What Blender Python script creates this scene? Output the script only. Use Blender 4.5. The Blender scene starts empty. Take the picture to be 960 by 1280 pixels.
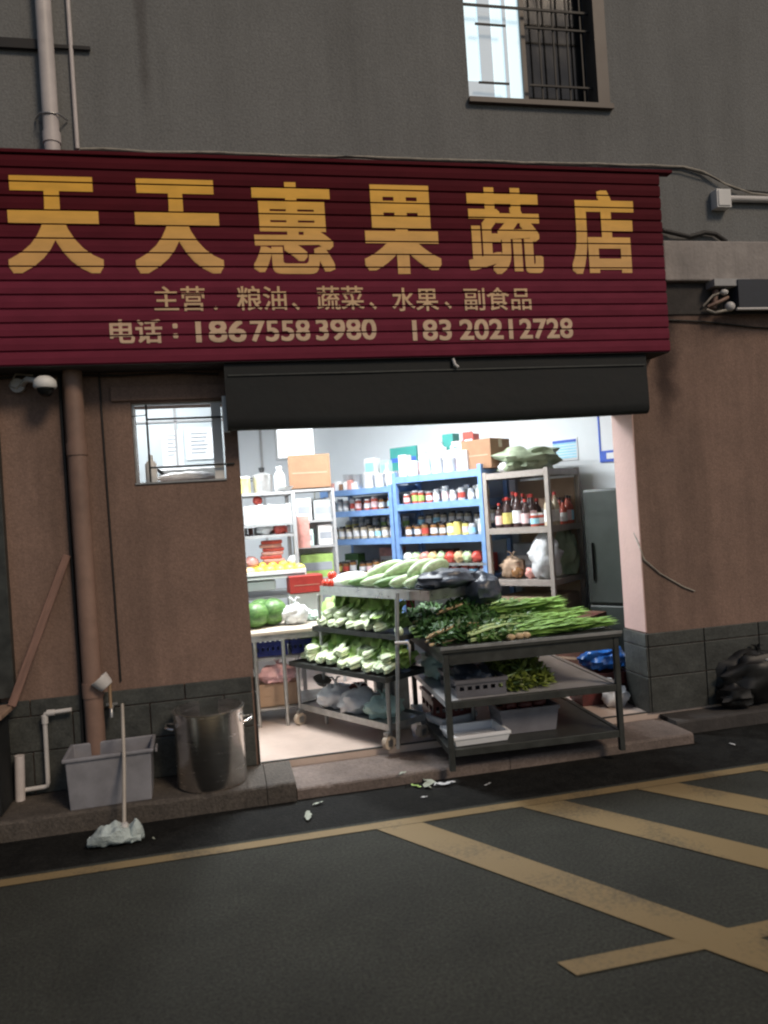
import bpy, bmesh, math, random
from mathutils import Vector, Matrix, Euler, noise
R = math.radians
random.seed(7)
S = bpy.context.scene
C = S.collection

# ---------------------------------------------------------------- camera, light, exposure
cam = bpy.data.cameras.new("camera"); cam_o = bpy.data.objects.new("camera", cam); C.objects.link(cam_o)
cam.sensor_fit = 'VERTICAL'; cam.sensor_height = 36; cam.lens = 36 * 961 / 1280; cam.clip_end = 500
cam_o.matrix_world = (Matrix.Translation((0, -4.62, 1.55)) @ Matrix.Rotation(R(-12.1), 4, 'Z')
                      @ Matrix.Rotation(R(90), 4, 'X') @ Matrix.Rotation(-math.atan(.0655), 4, 'Z'))
cam.dof.use_dof = True; cam.dof.focus_distance = 5.1; cam.dof.aperture_fstop = 1.9
S.camera = cam_o
S.render.resolution_x, S.render.resolution_y = 768, 1024
S.view_settings.view_transform = 'Standard'; S.view_settings.look = 'None'
S.view_settings.gamma = 1; S.view_settings.exposure = 0
S.cycles.use_denoising = True
S.cycles.filter_width = 2.2
S.cycles.max_bounces = 8; S.cycles.sample_clamp_indirect = 6

W = bpy.data.worlds.new("World"); S.world = W; W.use_nodes = True
wn = W.node_tree.nodes; bg = wn['Background']
sky = wn.new('ShaderNodeTexSky'); sky.sky_type = 'NISHITA'; sky.sun_disc = False
SUN_EL, SUN_AZ = R(40), R(150)          # street light falls on the front from high over the road, from the right
sky.sun_elevation = SUN_EL; sky.sun_rotation = SUN_AZ
W.node_tree.links.new(sky.outputs[0], bg.inputs[0]); bg.inputs[1].default_value = 0.05
sl = bpy.data.lights.new("sun", 'SUN'); sl.energy = 1.45; sl.angle = R(14); sl.color = (1, .80, .60)
so = bpy.data.objects.new("sun", sl); C.objects.link(so)
sd = Vector((math.sin(SUN_AZ) * math.cos(SUN_EL), math.cos(SUN_AZ) * math.cos(SUN_EL), math.sin(SUN_EL)))
so.rotation_euler = sd.to_track_quat('Z', 'Y').to_euler()

# ---------------------------------------------------------------- materials
def mat(name, col, rough=.6, metal=0, var=.15, scale=6, bump=0, bscale=40, col2=None, trans=0, alpha=1, emit=0, ecol=None, spec=.5, sss=0, stretch=None, dirt=0, speck=0, sscale=55, dstretch=(1, 1, .45)):
    m = bpy.data.materials.new(name); m.use_nodes = True
    nt = m.node_tree; n = nt.nodes; l = nt.links; b = n['Principled BSDF']
    tc = n.new('ShaderNodeTexCoord'); src = tc.outputs['Object']
    if stretch:
        mp = n.new('ShaderNodeMapping'); mp.inputs['Scale'].default_value = stretch
        l.new(src, mp.inputs[0]); src = mp.outputs[0]
    nz = n.new('ShaderNodeTexNoise'); nz.inputs['Scale'].default_value = scale; nz.inputs['Detail'].default_value = 6
    nz.inputs['Roughness'].default_value = .65
    l.new(src, nz.inputs['Vector'])
    rp = n.new('ShaderNodeValToRGB')
    c2 = col2 or tuple(max(0, c * (1 - var)) for c in col); c1 = col if col2 else tuple(min(1, c * (1 + var)) for c in col)
    rp.color_ramp.elements[0].position = .33; rp.color_ramp.elements[1].position = .67
    rp.color_ramp.elements[0].color = (*c2, 1); rp.color_ramp.elements[1].color = (*c1, 1)
    l.new(nz.outputs['Fac'], rp.inputs[0]); out = rp.outputs[0]
    if dirt:
        n2 = n.new('ShaderNodeTexNoise'); n2.inputs['Scale'].default_value = 1.3; n2.inputs['Detail'].default_value = 8
        n2.inputs['Roughness'].default_value = .7
        mp2 = n.new('ShaderNodeMapping'); mp2.inputs['Scale'].default_value = dstretch; l.new(tc.outputs['Object'], mp2.inputs[0]); l.new(mp2.outputs[0], n2.inputs['Vector'])
        r2 = n.new('ShaderNodeMapRange'); r2.inputs[1].default_value = .42; r2.inputs[2].default_value = .75
        r2.inputs[3].default_value = 0; r2.inputs[4].default_value = dirt; l.new(n2.outputs['Fac'], r2.inputs[0])
        mx = n.new('ShaderNodeMix'); mx.data_type = 'RGBA'; l.new(r2.outputs[0], mx.inputs[0]); l.new(out, mx.inputs[6])
        mx.inputs[7].default_value = (*[c * .35 for c in col], 1); out = mx.outputs[2]
    if speck:      # coarse grit of stone chips or roughcast
        n3 = n.new('ShaderNodeTexNoise'); n3.inputs['Scale'].default_value = sscale; n3.inputs['Detail'].default_value = 3; n3.inputs['Roughness'].default_value = .8
        l.new(tc.outputs['Object'], n3.inputs['Vector'])
        r3 = n.new('ShaderNodeMapRange'); r3.inputs[1].default_value = .3; r3.inputs[2].default_value = .7; r3.inputs[3].default_value = 1 - speck; r3.inputs[4].default_value = 1 + speck
        l.new(n3.outputs['Fac'], r3.inputs[0]); m3 = n.new('ShaderNodeMix'); m3.data_type = 'RGBA'; m3.blend_type = 'MULTIPLY'; m3.inputs[0].default_value = 1
        l.new(out, m3.inputs[6]); l.new(r3.outputs[0], m3.inputs[7]); out = m3.outputs[2]
    l.new(out, b.inputs['Base Color'])
    rr = n.new('ShaderNodeMapRange'); rr.inputs[3].default_value = max(.02, rough - .1); rr.inputs[4].default_value = min(1, rough + .1)
    l.new(nz.outputs['Fac'], rr.inputs[0]); l.new(rr.outputs[0], b.inputs['Roughness'])
    b.inputs['Metallic'].default_value = metal; b.inputs['Specular IOR Level'].default_value = spec
    b.inputs['Transmission Weight'].default_value = trans; b.inputs['Alpha'].default_value = alpha
    if sss:
        b.inputs['Subsurface Weight'].default_value = sss; b.inputs['Subsurface Radius'].default_value = (.02, .02, .02)
    if emit:
        b.inputs['Emission Color'].default_value = (*(ecol or col), 1); b.inputs['Emission Strength'].default_value = emit
    if bump:
        bn = n.new('ShaderNodeTexNoise'); bn.inputs['Scale'].default_value = bscale; bn.inputs['Detail'].default_value = 5
        l.new(src, bn.inputs['Vector']); bp = n.new('ShaderNodeBump'); bp.inputs['Strength'].default_value = bump
        bp.inputs['Distance'].default_value = .01; l.new(bn.outputs['Fac'], bp.inputs['Height']); l.new(bp.outputs[0], b.inputs['Normal'])
    return m
M = {}
def dm(k, *a, **kw): M[k] = mat(k, *a, **kw)
dm('tan', (.238, .155, .120), .88, speck=.20, sscale=80, var=.12, scale=2.5, bump=.3, bscale=90, dirt=.6, dstretch=(3.2, 3.2, .28))
dm('plaster', (.182, .186, .182), .92, speck=.22, sscale=70, var=.08, scale=1.6, bump=.35, bscale=70, dirt=.35, dstretch=(2.6, 2.6, .3))
dm('reveal_lit', (.56, .38, .34), .7, var=.06, scale=4, bump=.2)  # tan wall colour brightened, the shop light put into it
dm('band', (.34, .31, .29), .8, var=.2, scale=5, bump=.4, dirt=.6, dstretch=(3, 3, .4))
dm('grime_shade', (.05, .045, .042), .9, var=.3, scale=6, bump=.4)  # dark tone, carries painted shade on pavement and sign underside
dm('base_tile', (.056, .060, .055), .55, speck=.35, sscale=70, var=.3, scale=8, bump=.35, bscale=30, dirt=.4)
dm('grout', (.02, .02, .02), .9)
dm('white_wall', (.74, .78, .80), .6, var=.03, scale=2, bump=.1)
dm('kitchen_wall', (.55, .60, .62), .5, var=.05, scale=2)
dm('ceiling', (.7, .7, .7), .8, var=.03)
dm('asphalt', (.043, .045, .037), .9, speck=.55, sscale=75, var=.25, scale=1.2, bump=.4, bscale=160, dirt=.45, spec=.3)
dm('gutter', (.010, .010, .009), .85, spec=.2, speck=.6, var=.5, scale=9, bump=.5, bscale=90)
dm('kerb', (.085, .072, .060), .85, speck=.4, sscale=60, var=.25, scale=9, bump=.6, bscale=60, dirt=.5)
dm('apron', (.18, .14, .12), .8, speck=.3, sscale=60, var=.2, scale=6, bump=.5, bscale=50, dirt=.6)
dm('shop_floor', (.56, .45, .385), .5, var=.1, scale=3, bump=.2, dirt=.35)
dm('pvc', (.60, .55, .53), .5, var=.1, scale=10, dirt=.3)
dm('pvc_clean', (.62, .60, .58), .5, var=.08, scale=10, dirt=.25)
dm('brown_pipe', (.245, .155, .118), .55, var=.15, scale=8, dirt=.3)
dm('steel', (.50, .50, .49), .30, metal=1, var=.15, scale=20, stretch=(1, 1, 1))
dm('steel_dull', (.46, .46, .45), .45, metal=.9, var=.2, scale=14, dirt=.3)
dm('steel_dark', (.05, .054, .05), .5, metal=.3, var=.3, scale=12, dirt=.3)
dm('pot_steel', (.86, .83, .80), .24, metal=1, var=.12, scale=5, stretch=(1, 1, 12), bump=.05, bscale=14, dirt=.35)
dm('black_panel', (.007, .009, .0095), .75, var=.4, scale=5, bump=.2, bscale=20)
dm('black_plastic', (.006, .006, .006), .5, var=.3)
dm('blue_paint', (.17, .30, .56), .4, var=.12, scale=12)
dm('grey_paint', (.36, .36, .36), .5, var=.12, scale=12)
dm('rack_brown', (.30, .26, .23), .5, var=.15, scale=12)
dm('white_paint', (.72, .72, .70), .5, var=.05)
dm('cardboard', (.27, .15, .085), .85, var=.12, scale=5, bump=.15, bscale=60)
dm('cardboard_pale', (.42, .29, .20), .85, var=.1, scale=5)
dm('tape', (.50, .38, .22), .25, var=.05)
dm('wood_board', (.50, .44, .36), .6, var=.15, scale=6, stretch=(2, 14, 14))
dm('wood_stick', (.22, .125, .095), .7, var=.25, scale=6, stretch=(9, 9, 1))
dm('plank', (.30, .20, .14), .7, var=.25, scale=6)
dm('clear_plastic', (.55, .56, .60), .3, var=.08, trans=.35, spec=.6)
dm('milky', (.36, .36, .39), .4, var=.18, scale=7, trans=.3, dirt=.3)
dm('bag_white', (.75, .76, .77), .35, var=.08, bump=.5, bscale=30, trans=.12)
dm('bag_mint', (.52, .70, .63), .35, var=.12, bump=.5, bscale=30)
dm('bag_green', (.26, .31, .21), .5, var=.15, bump=.5, bscale=24)
dm('bag_black', (.045, .055, .075), .35, var=.4, bump=.4, bscale=30)
dm('bag_blue', (.02, .14, .50), .3, var=.25, bump=.6, bscale=24)
dm('bag_red', (.55, .05, .025), .35, var=.3, bump=.6, bscale=24)
dm('bag_pink', (.75, .45, .46), .4, var=.25, scale=9, bump=.5)
dm('foam', (.80, .82, .84), .7, var=.03, bump=.2, bscale=120)
dm('blue_crate', (.02, .035, .22), .4, var=.2)
dm('red_crate', (.36, .03, .022), .5, var=.2)
dm('milky_bin', (.24, .24, .27), .35, var=.2, trans=.2)  # milky darkened, shade under the table put into the colour
dm('milky_shaded', (.16, .16, .18), .4, var=.2, trans=.1, dirt=.3)  # darkest copy of milky, table shade painted in
dm('melon', (.14, .28, .07), .4, col2=(.02, .07, .015), scale=9, stretch=(.4, 3, 3))
dm('brown_goods', (.13, .055, .035), .7, var=.3)
dm('rubber', (.55, .45, .35), .6, var=.2)
dm('paper', (.82, .83, .85), .6, var=.02)
dm('ink_blue', (.05, .12, .55), .6, var=.1)
dm('ink_sky', (.35, .68, .82), .6, var=.1)
dm('ink_grey', (.3, .32, .35), .6, var=.1)
dm('stem_white', (.68, .78, .52), .45, var=.1, scale=18, sss=.1)
dm('stem_green', (.42, .58, .22), .45, var=.25, scale=18)
dm('leaf', (.08, .18, .03), .5, var=.45, scale=20)
dm('leaf_strap', (.20, .36, .08), .45, var=.45, scale=12)
dm('leaf_mid', (.14, .26, .05), .5, var=.4, scale=14)
dm('leaf_bright', (.30, .46, .12), .5, var=.4, scale=14)
dm('leaf_pale', (.34, .50, .14), .5, var=.3, scale=16)
dm('leaf_dark', (.045, .12, .028), .5, var=.45, scale=20)
dm('leaf_olive', (.17, .22, .04), .5, var=.5, scale=24)
dm('stalk_long', (.26, .42, .12), .45, var=.4, scale=30, stretch=(2, 20, 20))
dm('root', (.50, .36, .20), .7, var=.3, scale=20)
dm('gourd', (.40, .52, .30), .4, var=.3, scale=10, stretch=(3, 9, 9), bump=.2)
dm('gourd_dark', (.10, .20, .06), .4, var=.3, scale=10, stretch=(3, 9, 9), bump=.2)
dm('radish', (.74, .78, .74), .35, var=.06, scale=7)
dm('tomato', (.62, .045, .02), .25, var=.1)
dm('yellow_fruit', (.72, .60, .10), .4, var=.2, scale=14)
dm('peach_fruit', (.74, .50, .26), .4, var=.15, scale=9)
dm('maroon_goods', (.10, .022, .02), .45, var=.4, scale=14)
dm('red_goods', (.50, .07, .05), .35, var=.25, scale=14)
dm('pink_goods', (.62, .30, .26), .4, var=.25, scale=14)
dm('glass_clear', (.62, .66, .66), .12, var=.1, scale=20, trans=.3)
dm('jar_amber', (.24, .12, .05), .18, var=.35, scale=20)
dm('jar_pale', (.50, .42, .30), .2, var=.35, scale=18)
dm('jar_red', (.42, .09, .06), .2, var=.3, scale=18)
dm('jar_dark', (.05, .03, .028), .12, var=.3, scale=18)
dm('lid_white', (.72, .72, .72), .35, var=.05)
dm('lid_dark', (.035, .032, .035), .3, var=.1)
dm('lid_red', (.45, .05, .04), .35, var=.1)
dm('label_pink', (.74, .52, .52), .5, var=.15, scale=30)
dm('label_white', (.74, .72, .70), .5, var=.15, scale=40)
dm('teal_board', (.045, .27, .24), .5, var=.12)
dm('mint_cloth', (.48, .56, .55), .9, var=.2, bump=.8, bscale=60)
dm('bamboo', (.33, .22, .13), .5, var=.2, scale=9)
dm('pale_metal', (.42, .42, .43), .35, var=.15, scale=4, dirt=.3)
dm('mop_stick', (.40, .36, .31), .5, var=.15)
dm('scrap', (.34, .37, .30), .6, var=.3)
dm('cable_dark', (.02, .018, .016), .6)
dm('cable_pale', (.33, .30, .25), .6, var=.3, scale=20)
dm('dark_glass', (.008, .009, .010), .08, var=.1)
dm('window_frame', (.105, .085, .07), .5, var=.15)
dm('navy', (.022, .028, .042), .6, var=.2)
dm('fridge', (.050, .058, .052), .35, var=.15, scale=4)
dm('yellow_tub', (.70, .60, .18), .4, var=.3, scale=12)
dm('lamp_glow', (.9, .95, 1), .5, emit=9, ecol=(.93, .97, 1))
dm('window_glow', (.6, .75, .8), .4, emit=.85, ecol=(.62, .80, .88), var=.05)
dm('curtain_glow', (.5, .55, .6), .6, emit=.40, ecol=(.66, .76, .82), var=.05)
dm('panel_glow', (.9, .95, 1), .4, emit=1.3, ecol=(.95, .98, 1), var=.02)
dm('green_led', (.02, .5, .2), .4, emit=.8, ecol=(.05, .7, .35))

def grad_mat(name, top, bottom, z0, z1, rough=.5, fade=.12):
    m = bpy.data.materials.new(name); m.use_nodes = True
    n = m.node_tree.nodes; l = m.node_tree.links; b = n['Principled BSDF']
    tc = n.new('ShaderNodeTexCoord'); sp = n.new('ShaderNodeSeparateXYZ'); l.new(tc.outputs['Object'], sp.inputs[0])
    mr = n.new('ShaderNodeMapRange'); mr.interpolation_type = 'SMOOTHSTEP'; mr.inputs[1].default_value = z0; mr.inputs[2].default_value = z1
    l.new(sp.outputs[2], mr.inputs[0])
    mx = n.new('ShaderNodeMix'); mx.data_type = 'RGBA'; l.new(mr.outputs[0], mx.inputs[0])
    mx.inputs[6].default_value = (*bottom, 1); mx.inputs[7].default_value = (*top, 1)
    nz = n.new('ShaderNodeTexNoise'); nz.inputs['Scale'].default_value = 5; nz.inputs['Detail'].default_value = 8
    mp = n.new('ShaderNodeMapping'); mp.inputs['Scale'].default_value = (1, 1, 3); l.new(tc.outputs['Object'], mp.inputs[0]); l.new(mp.outputs[0], nz.inputs[0])
    r2 = n.new('ShaderNodeMapRange'); r2.inputs[1].default_value = .3; r2.inputs[2].default_value = .7; r2.inputs[3].default_value = 1 - fade; r2.inputs[4].default_value = 1 + fade
    l.new(nz.outputs[0], r2.inputs[0])
    m2 = n.new('ShaderNodeMix'); m2.data_type = 'RGBA'; m2.blend_type = 'MULTIPLY'; m2.inputs[0].default_value = 1
    l.new(mx.outputs[2], m2.inputs[6]); l.new(r2.outputs[0], m2.inputs[7]); l.new(m2.outputs[2], b.inputs['Base Color'])
    b.inputs['Roughness'].default_value = rough
    M[name] = m
grad_mat('sign_gradient', (.088, .008, .014), (.170, .024, .046), 2.85, 3.35, .8)  # darker red above, pinker maroon towards the bottom
M['sign_gradient'].node_tree.nodes['Principled BSDF'].inputs['Specular IOR Level'].default_value = .15
grad_mat('letter_gradient', (.88, .47, .05), (.78, .44, .14), 3.0, 3.42, .6)  # orange above, paler tan towards the bottom
grad_mat('letter_small', (.70, .46, .24), (.68, .48, .32), 2.6, 2.9, .55)
grad_mat('cover_foot', (.05, .06, .05), (.05, .06, .05), 0, 1)

def add_stain(name, cx, half, z0, z1, k):
    m = M[name]; nt = m.node_tree; n = nt.nodes; l = nt.links; b = n['Principled BSDF']; src = b.inputs['Base Color'].links[0].from_socket
    tc = n.new('ShaderNodeTexCoord'); sp = n.new('ShaderNodeSeparateXYZ'); l.new(tc.outputs['Object'], sp.inputs[0])
    nz = n.new('ShaderNodeTexNoise'); nz.inputs['Scale'].default_value = 5; nz.inputs['Detail'].default_value = 6; l.new(tc.outputs['Object'], nz.inputs[0])
    def mth(op, a, b_=None):
        q = n.new('ShaderNodeMath'); q.operation = op
        for i, v_ in enumerate((a, b_)):
            if v_ is None: continue
            if isinstance(v_, (int, float)): q.inputs[i].default_value = v_
            else: l.new(v_, q.inputs[i])
        return q.outputs[0]
    dx = mth('ABSOLUTE', mth('SUBTRACT', sp.outputs[0], cx)); dx = mth('ADD', dx, mth('MULTIPLY', mth('SUBTRACT', nz.outputs[0], .5), half * 1.2))
    mr = n.new('ShaderNodeMapRange'); mr.interpolation_type = 'SMOOTHSTEP'; mr.inputs[1].default_value = 0; mr.inputs[2].default_value = half; mr.inputs[3].default_value = 1; mr.inputs[4].default_value = 0; l.new(dx, mr.inputs[0])
    mz = n.new('ShaderNodeMapRange'); mz.interpolation_type = 'SMOOTHSTEP'; mz.inputs[1].default_value = z0; mz.inputs[2].default_value = z1; l.new(sp.outputs[2], mz.inputs[0])
    f_ = mth('MULTIPLY', mth('MULTIPLY', mr.outputs[0], mz.outputs[0]), k)
    mx = n.new('ShaderNodeMix'); mx.data_type = 'RGBA'; l.new(f_, mx.inputs[0]); l.new(src, mx.inputs[6]); mx.inputs[7].default_value = (.025, .012, .010, 1)
    l.new(mx.outputs[2], b.inputs['Base Color'])
add_stain('tan', 2.98, .14, 1.75, 2.35, .9)
add_stain('tan', 3.3, .5, 2.5, 2.72, .5)
add_stain('plaster', -.26, .05, 3.9, 4.2, .35)
def road_paint():
    m = bpy.data.materials.new('road_paint'); m.use_nodes = True
    n = m.node_tree.nodes; l = m.node_tree.links; b = n['Principled BSDF']
    tc = n.new('ShaderNodeTexCoord'); a = n.new('ShaderNodeTexNoise'); a.inputs['Scale'].default_value = 60; a.inputs['Detail'].default_value = 8
    a.inputs['Roughness'].default_value = .75; l.new(tc.outputs['Object'], a.inputs[0])
    c = n.new('ShaderNodeTexNoise'); c.inputs['Scale'].default_value = 2.5; c.inputs['Detail'].default_value = 4; l.new(tc.outputs['Object'], c.inputs[0])
    ad = n.new('ShaderNodeMath'); ad.operation = 'ADD'; l.new(a.outputs[0], ad.inputs[0]); l.new(c.outputs[0], ad.inputs[1])
    rp = n.new('ShaderNodeValToRGB'); e = rp.color_ramp.elements; e[0].position = .36; e[1].position = .49
    e[0].color = (.11, .085, .05, 1); e[1].color = (.245, .175, .080, 1)
    h = n.new('ShaderNodeMath'); h.operation = 'MULTIPLY'; h.inputs[1].default_value = .5; l.new(ad.outputs[0], h.inputs[0]); l.new(h.outputs[0], rp.inputs[0])
    l.new(rp.outputs[0], b.inputs['Base Color']); b.inputs['Roughness'].default_value = .75
    M['road_paint'] = m
road_paint()

# ---------------------------------------------------------------- mesh helpers
class MB:
    def __init__(s): s.v = []; s.f = []; s.m = []; s.s = []
    def add(s, v, f, mi=0, sm=False, T=None):
        o = len(s.v)
        for p in v:
            p = Vector(p); s.v.append(tuple(T @ p if T else p))
        for q in f: s.f.append([i + o for i in q]); s.m.append(mi); s.s.append(sm)
        return s
    def box(s, x0, x1, y0, y1, z0, z1, mi=0, T=None):
        v = [(x0, y0, z0), (x1, y0, z0), (x1, y1, z0), (x0, y1, z0), (x0, y0, z1), (x1, y0, z1), (x1, y1, z1), (x0, y1, z1)]
        return s.add(v, [(3, 2, 1, 0), (4, 5, 6, 7), (0, 1, 5, 4), (1, 2, 6, 5), (2, 3, 7, 6), (3, 0, 4, 7)], mi, False, T)
    def tube(s, pts, r, seg=10, mi=0, T=None, flat=1.0):
        pts = [Vector(p) for p in pts]; n = len(pts); rs = r if isinstance(r, (list, tuple)) else [r] * n
        v = []; f = []; up = Vector((0, 0, 1))
        d0 = (pts[1] - pts[0]).normalized()
        if abs(d0.dot(up)) > .9: up = Vector((0, 1, 0))
        for i, p in enumerate(pts):
            d = (pts[min(i + 1, n - 1)] - pts[max(i - 1, 0)]).normalized()
            a = d.cross(up).normalized(); b = a.cross(d).normalized()
            for k in range(seg):
                t = 2 * math.pi * k / seg
                v.append(p + a * math.cos(t) * rs[i] + b * math.sin(t) * rs[i] * flat)
        for i in range(n - 1):
            for k in range(seg):
                f.append((i * seg + k, i * seg + (k + 1) % seg, (i + 1) * seg + (k + 1) % seg, (i + 1) * seg + k))
        s.add(v, f, mi, True, T)
        s.add(v[:seg], [tuple(range(seg - 1, -1, -1))], mi, False, T); s.add(v[-seg:], [tuple(range(seg))], mi, False, T)
        return s
    def lathe(s, prof, at=(0, 0, 0), seg=20, mi=0, T=None, sm=True):
        v = []; f = []; n = len(prof)
        for (r, z) in prof:
            for k in range(seg):
                t = 2 * math.pi * k / seg; v.append((at[0] + r * math.cos(t), at[1] + r * math.sin(t), at[2] + z))
        for i in range(n - 1):
            for k in range(seg):
                f.append((i * seg + k, i * seg + (k + 1) % seg, (i + 1) * seg + (k + 1) % seg, (i + 1) * seg + k))
        return s.add(v, f, mi, sm, T)
    def ell(s, c, rx, ry, rz, mi=0, T=None, seg=14, rings=8, amp=0, fr=3, seed=0, floor=None):
        v = []; f = []
        for i in range(rings + 1):
            ph = math.pi * i / rings
            for k in range(seg):
                t = 2 * math.pi * k / seg
                d = Vector((math.sin(ph) * math.cos(t), math.sin(ph) * math.sin(t), -math.cos(ph)))
                g = 1 + (amp * noise.noise(d * fr + Vector((seed * 7.3, seed * 1.7, 0))) if amp else 0)
                p = Vector((d.x * rx * g, d.y * ry * g, d.z * rz * g))
                if floor is not None: p.z = max(p.z, floor)
                v.append(p + Vector(c))
        for i in range(rings):
            for k in range(seg):
                f.append((i * seg + k, i * seg + (k + 1) % seg, (i + 1) * seg + (k + 1) % seg, (i + 1) * seg + k))
        return s.add(v, f, mi, True, T)
    def build(s, name, mats, parent=None, loc=(0, 0, 0), rz=0, bevel=0):
        me = bpy.data.meshes.new(name); me.from_pydata(s.v, [], s.f)
        if not isinstance(mats, (list, tuple)): mats = [mats]
        for m in mats: me.materials.append(M[m])
        me.polygons.foreach_set('material_index', s.m); me.polygons.foreach_set('use_smooth', s.s)
        me.update(); me.validate()
        if any(s.s):
            bm = bmesh.new(); bm.from_mesh(me); bmesh.ops.remove_doubles(bm, verts=bm.verts, dist=1e-5)
            bmesh.ops.recalc_face_normals(bm, faces=bm.faces); bm.to_mesh(me); bm.free()
            try: me.set_sharp_from_angle(angle=R(50))
            except Exception: pass
        o = bpy.data.objects.new(name, me); C.objects.link(o)
        o.location = loc; o.rotation_euler = (0, 0, rz)
        if parent: o.parent = parent
        if bevel:
            b = o.modifiers.new('bevel', 'BEVEL'); b.width = bevel; b.segments = 2; b.limit_method = 'ANGLE'; b.angle_limit = R(40)
        return o
def tag(o, label, cat, group=None):
    o['label'] = label; o['category'] = cat
    if group: o['group'] = group
    return o
def thing(name, label, cat, loc=(0, 0, 0), rz=0, group=None):
    o = bpy.data.objects.new(name, None); C.objects.link(o); o.location = loc; o.rotation_euler = (0, 0, rz); o.empty_display_size = .1
    return tag(o, label, cat, group)
def struct(o, kind='structure'): o['kind'] = kind; return o
def kids(o): return [c for c in bpy.data.objects if c.parent == o]
CH = {}
def copy_tree(o, loc=None, rot=None, label=None, group=None, scale=None):
    c = o.copy(); C.objects.link(c)
    for ch in CH.setdefault(o.name, kids(o)):
        d = ch.copy(); C.objects.link(d); d.parent = c
        for g in CH.setdefault(ch.name, kids(ch)):
            e = g.copy(); C.objects.link(e); e.parent = d
    if loc is not None: c.location = loc
    if rot is not None: c.rotation_euler = rot if isinstance(rot, (tuple, list, Euler)) else (0, 0, rot)
    if scale: c.scale = (scale, scale, scale) if not isinstance(scale, tuple) else scale
    if label: c['label'] = label
    if group: c['group'] = group
    return c
class Frame:            # a local floor frame: origin and heading
    def __init__(s, x, y, rz): s.o = Vector((x, y, 0)); s.rz = rz; s.c = math.cos(rz); s.s = math.sin(rz)
    def p(s, x, y, z=0): return (s.o.x + x * s.c - y * s.s, s.o.y + x * s.s + y * s.c, z)

# ---------------------------------------------------------------- setting: road, kerb, floors
def sheet(name, m, x0, x1, y0, y1, z, kind='structure'):
    return struct(MB().add([(x0, y0, z), (x1, y0, z), (x1, y1, z), (x0, y1, z)], [(0, 1, 2, 3)]).build(name, m), kind)
sheet('ground', 'asphalt', -150, 150, -150, 150, -.012)
sheet('road', 'asphalt', -60, 60, -12, -.80, 0)
sheet('gutter', 'gutter', -60, 60, -.80, .2, -.004)
mk = MB(); zz = .004
def poly(pts): mk.add([(x, y, zz) for x, y in pts], [tuple(range(len(pts)))])
poly([(-30, -.915), (30, -.905), (30, -.832), (-30, -.84)])
def band(a, b, w0, w1):      # slanted hatch bars from the edge line to the inner line
    poly([(a[0], a[1]), (b[0], b[1]), (b[0] + w1[0], b[1] + w1[1]), (a[0] + w0[0], a[1] + w0[1])])
zz = .0045
poly([(.655, -.915), (1.455, -2.20), (1.66, -2.20), (.885, -.915)])
poly([(1.41, -.915), (2.30, -2.20), (2.52, -2.20), (1.64, -.915)])
poly([(2.06, -.915), (3.00, -2.20), (3.22, -2.20), (2.30, -.915)])
poly([(2.80, -.915), (3.74, -2.20), (3.96, -2.20), (3.04, -.915)])
poly([(3.55, -.915), (4.49, -2.20), (4.71, -2.20), (3.79, -.915)])
poly([(1.455, -2.285), (1.40, -2.20), (4.9, -2.20), (4.9, -2.285)])
zz = .0052
poly([(1.455, -2.20), (2.08, -3.2), (2.31, -3.2), (1.665, -2.20)])
poly([(1.01, -2.20), (1.40, -2.20), (1.455, -2.285), (1.04, -2.285)])
struct(mk.build('road_marking', 'road_paint'))
def worn_step(name, m, x0, x1, y0, y1, z1, joint, seed):
    mb = MB(); x = x0
    while x < x1 - .02:
        xe = min(x + joint, x1); n = max(4, int((xe - x) / .035)); v = []; f = []
        for i in range(n + 1):
            xx = x + .002 + (xe - x - .004) * i / n; c = noise.noise(Vector((xx * 9, seed, 0))); c2 = noise.noise(Vector((xx * 26, seed, 5)))
            chip = .020 * max(0, c * 1.6 - .35) + .003 * c2; dz = .004 * noise.noise(Vector((xx * 2, seed, 9)))
            v += [(xx, y0 + .004 * c2, -.03), (xx, y0 + .004 * c, z1 - .014 - chip + dz), (xx, y0 + .006 + chip * .5, z1 - .005 - chip * .6 + dz), (xx, y0 + .018 + chip, z1 + dz), (xx, (y0 + y1) / 2, z1 + dz * .5), (xx, y1, z1), (xx, y1, -.03)]
        for i in range(n):
            for j in range(6): f.append((i * 7 + j, (i + 1) * 7 + j, (i + 1) * 7 + j + 1, i * 7 + j + 1))
        f.append((6, 5, 4, 3, 2, 1, 0)); f.append(tuple(n * 7 + j for j in range(7)))
        mb.add(v, f); x = xe
    return struct(mb.build(name, m))
worn_step('kerb', 'kerb', -8, .32, -.365, .03, .1, 1.36, 3)
worn_step('doorstep', 'apron', .322, 2.78, -.35, .028, .06, 1.25, 8)
worn_step('pavement', 'grime_shade', 2.782, 14, -.17, .03, .085, 1.5, 12)  # corner shade put into the pavement colour
fl = MB(); fl.box(-3.2, 4.8, .032, 5.2, -.03, .1); struct(fl.build('floor', 'shop_floor'))
tr = MB(); tr.box(.15, 2.72, .034, .052, .1, .106); struct(tr.build('threshold_strip', 'steel_dark'))

# ---------------------------------------------------------------- the building
bd = thing('shop_building', 'two storey building with tan lower wall, grey plaster upper wall and an open shop front', 'building', (0, 0, 0))
Y0, Y1 = .03, .30
lo = MB(); ZT = 2.75
def wl(mb, x0, x1, z0, z1, mi=0): mb.box(x0, x1, Y0, Y1, z0, z1, mi)
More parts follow.
